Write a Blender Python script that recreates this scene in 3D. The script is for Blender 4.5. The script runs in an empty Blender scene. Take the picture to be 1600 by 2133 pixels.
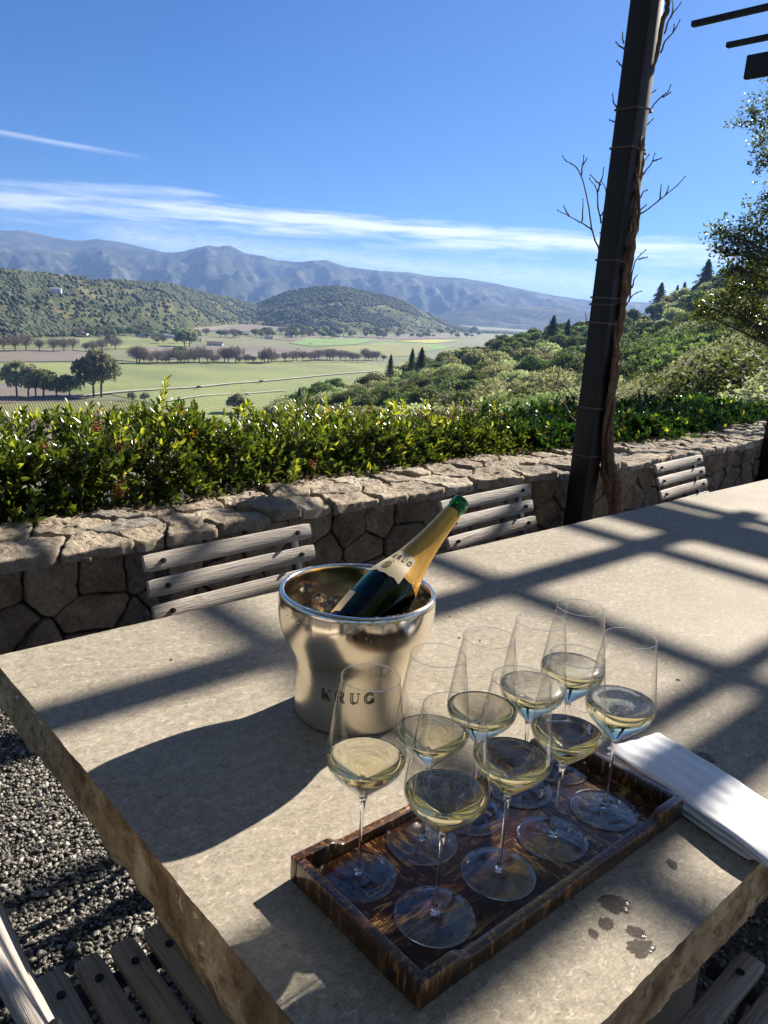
EXPOSURE = 1.45; SKYSTR = 0.05; SKYTINT = (0.145, 0.40, 0.76); CLOUDC = (9.0, 9.2, 9.6)
HDENS = 1.0; TD = 1.0; HAZE = 7e-5; HAZEC = (0.32, 0.53, 1.0); HAZEG = 0.2
import bpy, bmesh, math, random
import numpy as np
from mathutils import Vector, Matrix, noise as mnoise

# ------------------------------------------------------------------ camera, sky, sun, exposure
R = math.radians
sc = bpy.context.scene
CAM_P, CAM_R, CAM_F, CAM_H = 0.2574711, 0.0660495, 1600.17, 1.366      # pitch, roll, focal (px of 1600), height
ZT = 0.74                                                              # height of the table top
_f = np.array([0, math.cos(CAM_P), -math.sin(CAM_P)])
_x = np.array([1.0, 0, 0]); _u = np.cross(_x, _f)
CX = math.cos(CAM_R)*_x + math.sin(CAM_R)*_u
CU = -math.sin(CAM_R)*_x + math.cos(CAM_R)*_u
CO = np.array([0, 0, CAM_H])
cam_d = bpy.data.cameras.new('camera')
cam = bpy.data.objects.new('camera', cam_d)
sc.collection.objects.link(cam)
cam_d.sensor_fit = 'VERTICAL'; cam_d.sensor_height = 36.0; cam_d.lens = CAM_F/2133*36
cam_d.clip_start = 0.02; cam_d.clip_end = 60000
cam.matrix_world = Matrix(((CX[0], CU[0], -_f[0], 0), (CX[1], CU[1], -_f[1], 0), (CX[2], CU[2], -_f[2], CAM_H), (0, 0, 0, 1)))
sc.camera = cam
sc.view_settings.view_transform = 'Standard'
sc.view_settings.look = 'None'
sc.view_settings.exposure = EXPOSURE
sc.view_settings.gamma = 1.0
sc.cycles.use_denoising = True
try: sc.cycles.denoiser = 'OPENIMAGEDENOISE'
except Exception: pass
sc.cycles.max_bounces = 14; sc.cycles.transmission_bounces = 14; sc.cycles.transparent_max_bounces = 40
sc.cycles.glossy_bounces = 6; sc.cycles.diffuse_bounces = 3; sc.cycles.volume_bounces = 0
sc.cycles.caustics_reflective = True; sc.cycles.caustics_refractive = True
sc.cycles.blur_glossy = 0.4; sc.cycles.sample_clamp_indirect = 6.0

TH = R(42.7)
UU = np.array([math.cos(TH), math.sin(TH), 0.0]); NN = np.array([-math.sin(TH), math.cos(TH), 0.0])
SUNV = 1.70*UU + 0.175*NN + np.array([0, 0, 1.0]); SUNV /= np.linalg.norm(SUNV)
sun_el = math.asin(SUNV[2]); sun_az = math.atan2(SUNV[0], SUNV[1])     # clockwise from +Y
sd = bpy.data.lights.new('sun', 'SUN'); sd.energy = 5.0; sd.angle = R(0.53); sd.color = (1.0, 0.93, 0.82)
so = bpy.data.objects.new('sun', sd); sc.collection.objects.link(so)
so.rotation_mode = 'QUATERNION'; so.rotation_quaternion = Vector(SUNV).to_track_quat('Z', 'Y')

def azel(px, py):
    d = _f + CX*(px-800)/CAM_F - CU*(py-1066.5)/CAM_F
    return math.atan2(d[0], d[1]), math.atan2(d[2], math.hypot(d[0], d[1]))
def ray(px, py):
    return _f + CX*(px-800)/CAM_F - CU*(py-1066.5)/CAM_F
def at_d(px, py, D):                       # the point seen at a pixel, at horizontal distance D
    d = ray(px, py); return CO + d*D/math.hypot(d[0], d[1])
def at_z(px, py, z):
    d = ray(px, py); return CO + d*(z-CAM_H)/d[2]
def at_plane(px, py, P0, n):
    d = ray(px, py); return CO + d*(np.dot(np.asarray(P0)-CO, n)/np.dot(d, n))
def T(u, n, z=0.0):                        # table frame (u along the table, n across it), z above the ground
    return u*UU + n*NN + np.array([0, 0, z])
TROT = TH                                  # rotation of the table frame about z

w = bpy.data.worlds.new('World'); sc.world = w; w.use_nodes = True
nt = w.node_tree; nt.nodes.clear(); L = nt.links.new
out = nt.nodes.new('ShaderNodeOutputWorld'); bg = nt.nodes.new('ShaderNodeBackground')
sky = nt.nodes.new('ShaderNodeTexSky'); sky.sky_type = 'NISHITA'; sky.sun_disc = False
sky.sun_elevation = sun_el; sky.sun_rotation = sun_az; sky.altitude = 100; sky.air_density = 1.0; sky.dust_density = 0.35; sky.ozone_density = 3.0
bg.inputs['Strength'].default_value = SKYSTR
def N(nt, t, **k):
    n = nt.nodes.new(t)
    for a, b in k.items():
        if a in ('x',): continue
        setattr(n, a, b)
    return n
def mth(nt, op, a, b=None, clamp=False):
    n = nt.nodes.new('ShaderNodeMath'); n.operation = op; n.use_clamp = clamp
    for i, v in enumerate((a, b)):
        if v is None: continue
        if isinstance(v, (int, float)): n.inputs[i].default_value = v
        else: nt.links.new(v, n.inputs[i])
    return n.outputs[0]
def ramp(nt, fac, stops, interp='LINEAR'):
    n = nt.nodes.new('ShaderNodeValToRGB'); n.color_ramp.interpolation = interp
    e = n.color_ramp.elements
    while len(e) < len(stops): e.new(0.5)
    for el, (p, c) in zip(e, stops):
        el.position = p; el.color = (c, c, c, 1) if isinstance(c, (int, float)) else (*c, 1)
    nt.links.new(fac, n.inputs[0]); return n.outputs[0]
def noise(nt, vec, scale, detail=4, rough=0.55, dist=0.0):
    n = nt.nodes.new('ShaderNodeTexNoise'); n.inputs['Scale'].default_value = scale; n.inputs['Detail'].default_value = detail
    n.inputs['Roughness'].default_value = rough; n.inputs['Distortion'].default_value = dist
    if vec is not None: nt.links.new(vec, n.inputs['Vector'])
    return n.outputs['Fac']
def mapping(nt, vec, scale=(1, 1, 1), rot=(0, 0, 0), loc=(0, 0, 0)):
    n = nt.nodes.new('ShaderNodeMapping'); n.inputs['Scale'].default_value = scale; n.inputs['Rotation'].default_value = rot; n.inputs['Location'].default_value = loc
    nt.links.new(vec, n.inputs['Vector']); return n.outputs[0]
def mix(nt, fac, a, b, mode='MIX'):
    n = nt.nodes.new('ShaderNodeMix'); n.data_type = 'RGBA'; n.blend_type = mode
    for s, v in ((n.inputs['Factor'], fac), (n.inputs['A'], a), (n.inputs['B'], b)):
        if isinstance(v, (int, float)): s.default_value = v if s is n.inputs['Factor'] else (v, v, v, 1)
        elif isinstance(v, tuple): s.default_value = (*v, 1)
        else: nt.links.new(v, s)
    for s in n.inputs:
        pass
    return n.outputs['Result']
def mixc(nt, fac, a, b, mode='MIX'):
    n = nt.nodes.new('ShaderNodeMixRGB'); n.blend_type = mode
    for i, v in enumerate((fac, a, b)):
        s = n.inputs[i]
        if isinstance(v, (int, float)): s.default_value = v if i == 0 else (v, v, v, 1)
        elif isinstance(v, tuple): s.default_value = (*v, 1)
        else: nt.links.new(v, s)
    return n.outputs[0]
# thin cirrus: a long bright streak sinking to the right, fainter veils below it, a contrail above
tc = nt.nodes.new('ShaderNodeTexCoord'); sp = nt.nodes.new('ShaderNodeSeparateXYZ'); L(tc.outputs['Generated'], sp.inputs[0])
X_, Y_, Z_ = sp.outputs
az = mth(nt, 'ARCTAN2', X_, Y_)
hyp = mth(nt, 'SQRT', mth(nt, 'ADD', mth(nt, 'MULTIPLY', X_, X_), mth(nt, 'MULTIPLY', Y_, Y_)))
el = mth(nt, 'ARCTAN2', Z_, hyp)
azd = mth(nt, 'MULTIPLY', az, 57.2958); eld = mth(nt, 'MULTIPLY', el, 57.2958)
cv = nt.nodes.new('ShaderNodeCombineXYZ'); L(azd, cv.inputs[0]); L(eld, cv.inputs[1])
wob = mth(nt, 'MULTIPLY', mth(nt, 'SUBTRACT', noise(nt, mapping(nt, cv.outputs[0], (0.07, 0.25, 1)), 1.0, 2), 0.5), 0.55)
def band(el0, slope, quad, width_lo, width_hi, f0, f1, soft=0.35):
    # centre line el0 + slope*az + quad*az^2 ; returns 0..1
    c = mth(nt, 'ADD', mth(nt, 'ADD', mth(nt, 'MULTIPLY', azd, slope), el0), mth(nt, 'MULTIPLY', mth(nt, 'MULTIPLY', azd, azd), quad))
    dv = mth(nt, 'SUBTRACT', mth(nt, 'ADD', eld, wob), c)
    up = mth(nt, 'SUBTRACT', 1.0, mth(nt, 'DIVIDE', mth(nt, 'MAXIMUM', dv, 0.0), width_hi), True)
    lo = mth(nt, 'SUBTRACT', 1.0, mth(nt, 'DIVIDE', mth(nt, 'MULTIPLY', mth(nt, 'MINIMUM', dv, 0.0), -1.0), width_lo), True)
    b = mth(nt, 'MULTIPLY', up, lo)
    lim = mth(nt, 'MULTIPLY', mth(nt, 'DIVIDE', mth(nt, 'SUBTRACT', azd, f0), 5.0, True), mth(nt, 'DIVIDE', mth(nt, 'SUBTRACT', f1, azd), 5.0, True))
    return mth(nt, 'MULTIPLY', b, lim)
st = mapping(nt, cv.outputs[0], (0.16, 1.7, 1), (0, 0, R(2.2)))
n1 = noise(nt, st, 1.0, 9, 0.62, 0.35)
n2 = noise(nt, mapping(nt, cv.outputs[0], (0.5, 2.2, 1), (0, 0, R(1.5)), (7, 3, 0)), 1.0, 10, 0.68, 1.2)
m1 = band(5.62, -0.012, -0.0008, 2.0, 0.95, -40, 26)
azg = ramp(nt, mth(nt, 'DIVIDE', mth(nt, 'ADD', azd, 28.0), 50.0, True), [(0.0, 0.62), (0.55, 0.95), (0.9, 0.85), (1.0, 0.5)])
c1 = mth(nt, 'MULTIPLY', ramp(nt, mth(nt, 'ADD', mth(nt, 'MULTIPLY', m1, 0.95), mth(nt, 'MULTIPLY', mth(nt, 'SUBTRACT', n1, 0.5), 2.2)), [(0.22, 0.0), (0.55, 0.35), (1.0, 1.0)]), azg)
c1 = mth(nt, 'MULTIPLY', c1, ramp(nt, m1, [(0.0, 0.0), (0.3, 1.0)]))
m2 = band(3.1, -0.03, 0.0, 2.2, 1.6, -24, 34)
c2 = mth(nt, 'MULTIPLY', ramp(nt, mth(nt, 'MULTIPLY', n2, m2), [(0.17, 0.0), (0.60, 1.0)]), 0.6)
m3 = band(7.3, 0.045, 0.0, 1.6, 0.8, -60, -10)
c3 = mth(nt, 'MULTIPLY', ramp(nt, mth(nt, 'MULTIPLY', n1, m3), [(0.24, 0.0), (0.6, 1.0)]), 0.5)
m4 = band(8.0, -0.036, 0.0, 0.28, 0.16, -60, -17)
c4 = mth(nt, 'MULTIPLY', mth(nt, 'MULTIPLY', m4, n1), 0.75)
cl = mth(nt, 'MAXIMUM', mth(nt, 'MAXIMUM', c1, c2), mth(nt, 'MAXIMUM', c3, c4))
veil = mth(nt, 'MULTIPLY', mth(nt, 'MULTIPLY', ramp(nt, mth(nt, 'DIVIDE', eld, 5.0), [(0.0, 1.0), (1.0, 0.0)]), ramp(nt, mth(nt, 'DIVIDE', mth(nt, 'ADD', azd, 15.0), 30.0, True), [(0, 0.15), (1, 1.0)])), 0.30)
veil = mth(nt, 'MULTIPLY', veil, ramp(nt, n2, [(0.3, 0.45), (0.7, 1.0)]))
sunv = mth(nt, 'MULTIPLY', ramp(nt, mth(nt, 'DIVIDE', mth(nt, 'ADD', azd, 15.0), 60.0, True), [(0.0, 0.0), (0.5, 0.35), (1.0, 1.0)]), 0.12)
cl = mth(nt, 'ADD', mth(nt, 'ADD', cl, veil), sunv, True)
tint = mixc(nt, 1.0, sky.outputs[0], SKYTINT, 'MULTIPLY')
L(mixc(nt, cl, tint, CLOUDC), bg.inputs['Color']); L(bg.outputs[0], out.inputs['Surface'])

# ------------------------------------------------------------------ helpers
random.seed(7); rng = np.random.default_rng(11)
COL = sc.collection
def setp(o, label=None, cat=None, group=None, kind=None):
    if label: o['label'] = label
    if cat: o['category'] = cat
    if group: o['group'] = group
    if kind: o['kind'] = kind
    return o
def thing(name, label, cat, loc=(0, 0, 0), rot=0.0, group=None, kind=None):
    o = bpy.data.objects.new(name, None); COL.objects.link(o); o.empty_display_size = 0.1
    o.location = tuple(map(float, loc)); o.rotation_euler = (0, 0, rot)
    return setp(o, label, cat, group, kind)
def link(name, me, mt=None, parent=None, loc=None, rot=None):
    o = bpy.data.objects.new(name, me); COL.objects.link(o)
    if mt is not None:
        me.materials.clear(); me.materials.append(mt)
    if parent is not None: o.parent = parent
    if loc is not None: o.location = tuple(map(float, loc))
    if rot is not None: o.rotation_euler = rot
    return o
def np_mesh(name, V, F, smooth=True):
    V = np.asarray(V, dtype=np.float32).reshape(-1, 3); F = np.asarray(F, dtype=np.int32)
    k = F.shape[1]
    me = bpy.data.meshes.new(name); me.vertices.add(len(V)); me.vertices.foreach_set('co', V.ravel())
    me.loops.add(F.size); me.loops.foreach_set('vertex_index', F.ravel())
    me.polygons.add(len(F)); me.polygons.foreach_set('loop_start', np.arange(0, F.size, k, dtype=np.int32))
    try: me.polygons.foreach_set('loop_total', np.full(len(F), k, dtype=np.int32))
    except Exception: pass
    me.polygons.foreach_set('use_smooth', np.full(len(F), smooth, dtype=bool))
    me.update(calc_edges=True); me.validate()
    return me
class MB:                                   # collects pieces of one mesh
    def __init__(s): s.v = []; s.f = []
    def add(s, V, F):
        o = len(s.v); s.v.extend([tuple(map(float, p)) for p in V]); s.f.extend([tuple(i+o for i in f) for f in F]); return s
    def box(s, c, size, M=None):
        x, y, z = [d/2 for d in size]; V = []
        for sx in (-1, 1):
            for sy in (-1, 1):
                for sz in (-1, 1):
                    p = Vector((sx*x, sy*y, sz*z)); p = (M @ p) if M is not None else p
                    V.append((p[0]+c[0], p[1]+c[1], p[2]+c[2]))
        return s.add(V, [(0, 1, 3, 2), (4, 6, 7, 5), (0, 4, 5, 1), (2, 3, 7, 6), (0, 2, 6, 4), (1, 5, 7, 3)])
    def tube(s, P, rad, seg=8, cap=True):
        P = [np.asarray(p, float) for p in P]; n = len(P)
        if isinstance(rad, (int, float)): rad = [rad]*n
        up = None; V = []
        for i in range(n):
            t = P[min(i+1, n-1)]-P[max(i-1, 0)]; t = t/(np.linalg.norm(t)+1e-9)
            if up is None:
                up = np.array([0, 0, 1.0]) if abs(t[2]) < .9 else np.array([1.0, 0, 0])
            a = np.cross(t, up); a /= np.linalg.norm(a)+1e-9; b = np.cross(a, t); up = b
            for k in range(seg):
                q = 2*math.pi*k/seg; V.append(P[i]+rad[i]*(math.cos(q)*a+math.sin(q)*b))
        F = []
        for i in range(n-1):
            for k in range(seg):
                F.append((i*seg+k, i*seg+(k+1) % seg, (i+1)*seg+(k+1) % seg, (i+1)*seg+k))
        if cap: F.append(tuple(range(seg))[::-1]); F.append(tuple((n-1)*seg+k for k in range(seg)))
        return s.add(V, F)
    def lathe(s, prof, seg=48, closed=False):
        V = []; F = []; n = len(prof); idx = []
        for r, z in prof:
            if r < 1e-6: idx.append([len(V)]*seg); V.append((0, 0, z))
            else:
                idx.append([len(V)+k for k in range(seg)])
                for k in range(seg): q = 2*math.pi*k/seg; V.append((r*math.cos(q), r*math.sin(q), z))
        for i in range(n-1 if not closed else n):
            A, B = idx[i], idx[(i+1) % n]
            for k in range(seg):
                f = [A[k], A[(k+1) % seg], B[(k+1) % seg], B[k]]
                g = [];
                for q in f:
                    if q not in g: g.append(q)
                if len(g) > 2: F.append(tuple(g))
        return s.add(V, F)
    def mesh(s, name, smooth=True, bevel=0.0, seg=2, angle=35):
        me = bpy.data.meshes.new(name); me.from_pydata(s.v, [], s.f); me.validate()
        bm = bmesh.new(); bm.from_mesh(me)
        bmesh.ops.recalc_face_normals(bm, faces=bm.faces)
        if bevel > 0:
            es = [e for e in bm.edges if len(e.link_faces) == 2 and e.calc_face_angle(0) > R(angle)]
            bmesh.ops.bevel(bm, geom=es, offset=bevel, segments=seg, affect='EDGES', profile=0.5)
        for f in bm.faces: f.smooth = smooth
        bm.to_mesh(me); bm.free()
        if smooth and angle:
            try: me.set_sharp_from_angle(angle=R(50))
            except Exception: pass
        return me
    def obj(s, name, mt, parent=None, smooth=True, bevel=0.0, loc=None, rot=None, seg=2, angle=35):
        return link(name, s.mesh(name, smooth, bevel, seg, angle), mt, parent, loc, rot)
def spline(P, n=6):                          # Catmull-Rom through points
    P = [np.asarray(p, float) for p in P]
    if len(P) < 3: return P
    Q = [2*P[0]-P[1]]+P+[2*P[-1]-P[-2]]; o = []
    for i in range(1, len(Q)-2):
        for k in range(n):
            t = k/n; a, b, c, d = Q[i-1:i+3]
            o.append(0.5*((2*b)+(-a+c)*t+(2*a-5*b+4*c-d)*t*t+(-a+3*b-3*c+d)*t**3))
    o.append(P[-1]); return o
def fbm(x, y, z, o=4, l=2.1, g=0.5):
    s = 0; a = 1; f = 1
    for _ in range(o): s += a*mnoise.noise(Vector((x*f, y*f, z*f))); a *= g; f *= l
    return s
def copy_thing(root, loc, rot=None, scale=None, label=None):
    r = root.copy(); COL.objects.link(r); r.location = tuple(map(float, loc))
    if rot is not None: r.rotation_euler = (0, 0, rot)
    if scale is not None: r.scale = scale if isinstance(scale, tuple) else (scale,)*3
    if label: r['label'] = label
    for ch in root.children:
        c = ch.copy(); COL.objects.link(c); c.parent = r
        for g in ch.children:
            d = g.copy(); COL.objects.link(d); d.parent = c
    return r

# ------------------------------------------------------------------ materials
def newmat(name):
    m = bpy.data.materials.new(name); m.use_nodes = True
    return m, m.node_tree, m.node_tree.nodes['Principled BSDF']
def setb(b, **k):
    for a, v in k.items():
        s = b.inputs[a.replace('_', ' ')]
        s.default_value = (*v, 1) if isinstance(v, tuple) and len(v) == 3 else v
def coords(nt, kind='Object'):
    return nt.nodes.new('ShaderNodeTexCoord').outputs[kind]
def wpos(nt): return nt.nodes.new('ShaderNodeNewGeometry').outputs['Position']
def bump(nt, b, h, strength=0.3, dist=0.01):
    n = nt.nodes.new('ShaderNodeBump'); n.inputs['Strength'].default_value = strength; n.inputs['Distance'].default_value = dist
    nt.links.new(h, n.inputs['Height']); nt.links.new(n.outputs[0], b.inputs['Normal'])
def plain(name, col, rough=0.6, metal=0.0, spec=0.5, var=0.15, vs=20.0, bs=0.0):
    m, nt, b = newmat(name); setb(b, Roughness=rough, Metallic=metal)
    b.inputs['Specular IOR Level'].default_value = spec
    c = coords(nt); n = noise(nt, c, vs, 5, 0.6)
    nt.links.new(ramp(nt, n, [(0.3, tuple(x*(1-var) for x in col)), (0.7, tuple(min(1, x*(1+var)) for x in col))]), b.inputs['Base Color'])
    if bs: bump(nt, b, n, bs, 0.004)
    return m
def glass(name, col=(1, 1, 1), ior=1.5, rough=0.0):
    m, nt, b = newmat(name); nt.nodes.remove(b)
    g = nt.nodes.new('ShaderNodeBsdfGlass'); g.inputs['Color'].default_value = (*col, 1); g.inputs['IOR'].default_value = ior; g.inputs['Roughness'].default_value = rough
    nt.links.new(g.outputs[0], nt.nodes['Material Output'].inputs['Surface']); return m
def leafmat(name, c1, c2, c3, rough=0.35, trans=0.45, tcol=None, spec=0.5, scale=None, objvar=0.0):
    m, nt, b = newmat(name); g = nt.nodes.new('ShaderNodeNewGeometry')
    fac = g.outputs['Random Per Island']
    col = ramp(nt, fac, [(0.0, c1), (0.5, c2), (0.97, c2), (1.0, c3)]) if c3 else ramp(nt, fac, [(0, c1), (1, c2)])
    if objvar:
        oi = nt.nodes.new('ShaderNodeObjectInfo'); hs = nt.nodes.new('ShaderNodeHueSaturation')
        nt.links.new(mth(nt, 'ADD', mth(nt, 'MULTIPLY', oi.outputs['Random'], objvar*0.07), 0.5-objvar*0.035), hs.inputs['Hue'])
        nt.links.new(mth(nt, 'ADD', mth(nt, 'MULTIPLY', oi.outputs['Random'], objvar*0.95), 1-objvar*0.45), hs.inputs['Value'])
        hs.inputs['Saturation'].default_value = 1.0; nt.links.new(col, hs.inputs['Color']); col = hs.outputs[0]
    nt.links.new(col, b.inputs['Base Color']); setb(b, Roughness=rough); b.inputs['Specular IOR Level'].default_value = spec
    tr = nt.nodes.new('ShaderNodeBsdfTranslucent'); nt.links.new(mixc(nt, 1.0, col, tcol or (1.5, 1.6, 0.7), 'MULTIPLY'), tr.inputs['Color'])
    ms = nt.nodes.new('ShaderNodeMixShader'); ms.inputs[0].default_value = trans
    nt.links.new(b.outputs[0], ms.inputs[1]); nt.links.new(tr.outputs[0], ms.inputs[2]); nt.links.new(ms.outputs[0], nt.nodes['Material Output'].inputs['Surface'])
    return m
# ------------------------------------------------------------------ near ground
def mat_gravelbase():
    m, nt, b = newmat('gravel_bed'); p = wpos(nt)
    v = nt.nodes.new('ShaderNodeTexVoronoi'); v.inputs['Scale'].default_value = 85; nt.links.new(p, v.inputs['Vector'])
    hs = mixc(nt, 0.75, v.outputs['Color'], (0.5, 0.5, 0.5)); bw = nt.nodes.new('ShaderNodeRGBToBW'); nt.links.new(hs, bw.inputs[0])
    nt.links.new(ramp(nt, bw.outputs[0], [(0.3, (0.045, 0.042, 0.038)), (0.7, (0.20, 0.185, 0.155))]), b.inputs['Base Color']); setb(b, Roughness=0.85)
    bump(nt, b, mth(nt, 'SUBTRACT', 1.0, v.outputs['Distance']), 1.0, 0.012); return m
M_gbase = mat_gravelbase()
mb = MB(); mb.add([(-14, -14, 0), (14, -14, 0), T(16, 3.05), T(-12, 3.05)], [(0, 1, 2, 3)])
setp(mb.obj('terrace_ground', M_gbase, smooth=False), kind='structure')
def mat_pebble():
    m, nt, b = newmat('pebbles'); g = nt.nodes.new('ShaderNodeNewGeometry')
    nt.links.new(ramp(nt, g.outputs['Random Per Island'], [(0.0, (0.04, 0.037, 0.034)), (0.35, (0.09, 0.082, 0.07)), (0.75, (0.21, 0.19, 0.158)), (1.0, (0.46, 0.42, 0.35))]), b.inputs['Base Color'])
    setb(b, Roughness=0.6); return m
def pebbles():
    bm = bmesh.new(); bmesh.ops.create_icosphere(bm, subdivisions=1, radius=1.0)
    bv = np.array([v.co for v in bm.verts]); bf = np.array([[v.index for v in f.verts] for f in bm.faces]); bm.free()
    n = 85000
    x = rng.uniform(-1.75, 0.35, n); y = rng.uniform(0.75, 2.75, n)
    n2 = 9000; x = np.r_[x, rng.uniform(0.3, 1.6, n2)]; y = np.r_[y, rng.uniform(0.6, 2.2, n2)]; n += n2
    s = rng.lognormal(math.log(0.0044), 0.30, n)
    V = bv[None]*(1+rng.uniform(-0.22, 0.22, (n, 12, 1)))*s[:, None, None]
    V = V*np.stack([rng.uniform(0.9, 1.5, n), rng.uniform(0.75, 1.1, n), rng.uniform(0.5, 0.8, n)], 1)[:, None, :]
    a = rng.uniform(0, 6.28, n); t = rng.normal(0, 0.35, n)
    ct, st = np.cos(t)[:, None], np.sin(t)[:, None]
    X, Y, Z = V[..., 0], V[..., 1], V[..., 2]; Y, Z = Y*ct-Z*st, Y*st+Z*ct
    ca, sa = np.cos(a)[:, None], np.sin(a)[:, None]; X, Y = X*ca-Y*sa, X*sa+Y*ca
    z = rng.uniform(0.001, 0.011, n)
    V = np.stack([X+x[:, None], Y+y[:, None], Z+z[:, None]], -1).reshape(-1, 3)
    F = (bf[None]+(np.arange(n)*12)[:, None, None]).reshape(-1, 3)
    o = link('gravel', np_mesh('gravel', V, F, False), mat_pebble())
    setp(o, 'loose grey and cream pea gravel covering the terrace around the table', kind='stuff')
pebbles()

# ------------------------------------------------------------------ the stone table
def mat_slab():
    m, nt, b = newmat('limestone_top'); c = coords(nt)
    n1 = noise(nt, c, 3.2, 6, 0.62); n2 = noise(nt, c, 62, 5, 0.72, 0.4); n3 = noise(nt, mapping(nt, c, (1, 2.0, 1)), 210, 3, 0.65)
    mixn = mth(nt, 'ADD', mth(nt, 'MULTIPLY', n1, 0.22), mth(nt, 'ADD', mth(nt, 'MULTIPLY', n2, 0.40), mth(nt, 'MULTIPLY', n3, 0.38)))
    col = ramp(nt, mixn, [(0.40, (0.205, 0.176, 0.136)), (0.5, (0.305, 0.265, 0.205)), (0.60, (0.40, 0.352, 0.278))])
    fl = noise(nt, mapping(nt, c, (1.0, 1.7, 1), (0, 0, 0.5)), 75, 4, 0.75, 0.8)
    col = mixc(nt, ramp(nt, fl, [(0.57, 0.0), (0.66, 0.75)]), col, (0.55, 0.48, 0.37))
    dk = noise(nt, c, 55, 3, 0.6, 1.0); col = mixc(nt, ramp(nt, dk, [(0.64, 0.0), (0.74, 0.6)]), col, (0.12, 0.10, 0.075))
    nt.links.new(col, b.inputs['Base Color'])
    nt.links.new(ramp(nt, n2, [(0.3, 0.62), (0.7, 0.85)]), b.inputs['Roughness']); b.inputs['Specular IOR Level'].default_value = 0.10
    bump(nt, b, mth(nt, 'ADD', n2, mth(nt, 'MULTIPLY', fl, 0.5)), 0.25, 0.0025); return m
def mat_edge():
    m, nt, b = newmat('rough_stone_edge'); c = coords(nt)
    n1 = noise(nt, c, 9, 7, 0.65, 0.8); n2 = noise(nt, c, 45, 6, 0.7)
    col = ramp(nt, n1, [(0.34, (0.13, 0.085, 0.042)), (0.46, (0.31, 0.22, 0.12)), (0.58, (0.47, 0.375, 0.235)), (0.7, (0.66, 0.57, 0.40))])
    col = mixc(nt, ramp(nt, n2, [(0.38, 0.75), (0.5, 0.0)]), col, (0.12, 0.07, 0.03))
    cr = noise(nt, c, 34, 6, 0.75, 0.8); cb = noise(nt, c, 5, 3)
    col = mixc(nt, mth(nt, 'MULTIPLY', ramp(nt, cr, [(0.60, 0.0), (0.66, 1.0)]), ramp(nt, cb, [(0.45, 0.0), (0.6, 1.0)])), col, (0.78, 0.70, 0.54))  # pale flecks painted in for sunlit bits of the broken edge
    nt.links.new(col, b.inputs['Base Color']); setb(b, Roughness=0.85); bump(nt, b, mth(nt, 'ADD', n1, mth(nt, 'MULTIPLY', n2, 0.5)), 0.9, 0.012); return m
U0, U1, N0, N1 = 0.333, 4.0, 0.260, 1.345
table = thing('stone_table', 'long pale limestone dining table with rough split brown edges', 'table', T((U0+U1)/2, (N0+N1)/2, 0), TROT)
TL, TW, TT = U1-U0, N1-N0, 0.105
mb = MB(); e = 0.003
x, y = TL/2-e, TW/2-e
# top sheet with a slightly wavering arris
edge = []
for (ax, ay, bx, by) in ((-x, -y, x, -y), (x, -y, x, y), (x, y, -x, y), (-x, y, -x, -y)):
    L_ = math.hypot(bx-ax, by-ay); k = int(L_/0.0065)
    for i in range(k):
        t = i/k; px, py = ax+(bx-ax)*t, ay+(by-ay)*t; nx, ny = (by-ay)/L_, -(bx-ax)/L_
        j = 0.0009*fbm(px*14, py*14, 3, 3)+0.0009*mnoise.noise(Vector((px*90, py*90, 1)))
        edge.append((px+nx*j, py+ny*j, nx, ny))
k = len(edge); V = [(px, py, ZT) for px, py, *_ in edge]+[(0, 0, ZT)]
mb.add([(px, py, ZT) for px, py, *_ in edge], [tuple(range(k))])
mb.obj('tabletop', mat_slab(), table, smooth=False)
# rough split sides
rows = 22; V = []; F = []
for i, (px, py, nx, ny) in enumerate(edge):
    for r in range(rows):
        t = r/(rows-1); z = ZT-0.0005-t*TT
        a = 0 if r == 0 else min(1, t*5)
        d = a*(0.0055*fbm(px*6, py*6, z*14, 4)+0.0045*fbm(px*34, py*34, z*30+5, 4)+0.0022*mnoise.noise(Vector((px*120, py*120, z*90)))-0.003+0.003*math.sin(t*3.1)) - (0.010*max(0, t-0.65)/0.35)*(1+0.7*fbm(px*7, py*7, 7, 2))
        V.append((px+nx*d, py+ny*d, z+(0.007*fbm(px*11, py*11, 9, 3) if r == rows-1 else 0)))
for i in range(k):
    j = (i+1) % k
    for r in range(rows-1): F.append((i*rows+r, i*rows+r+1, j*rows+r+1, j*rows+r))
F.append(tuple(i*rows+rows-1 for i in range(k)))
me = bpy.data.meshes.new('edge'); me.from_pydata(V, [], F); me.validate()
for p_ in me.polygons: p_.use_smooth = True
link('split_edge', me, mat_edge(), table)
M_leg = plain('stone_block', (0.22, 0.17, 0.11), 0.9, vs=9, bs=0.6)
for sx in (-0.95, 0.95):
    mb = MB().box((sx, 0, 0.315), (0.28, 0.7, 0.63)); mb.obj('leg', M_leg, table, smooth=True, bevel=0.015)

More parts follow.
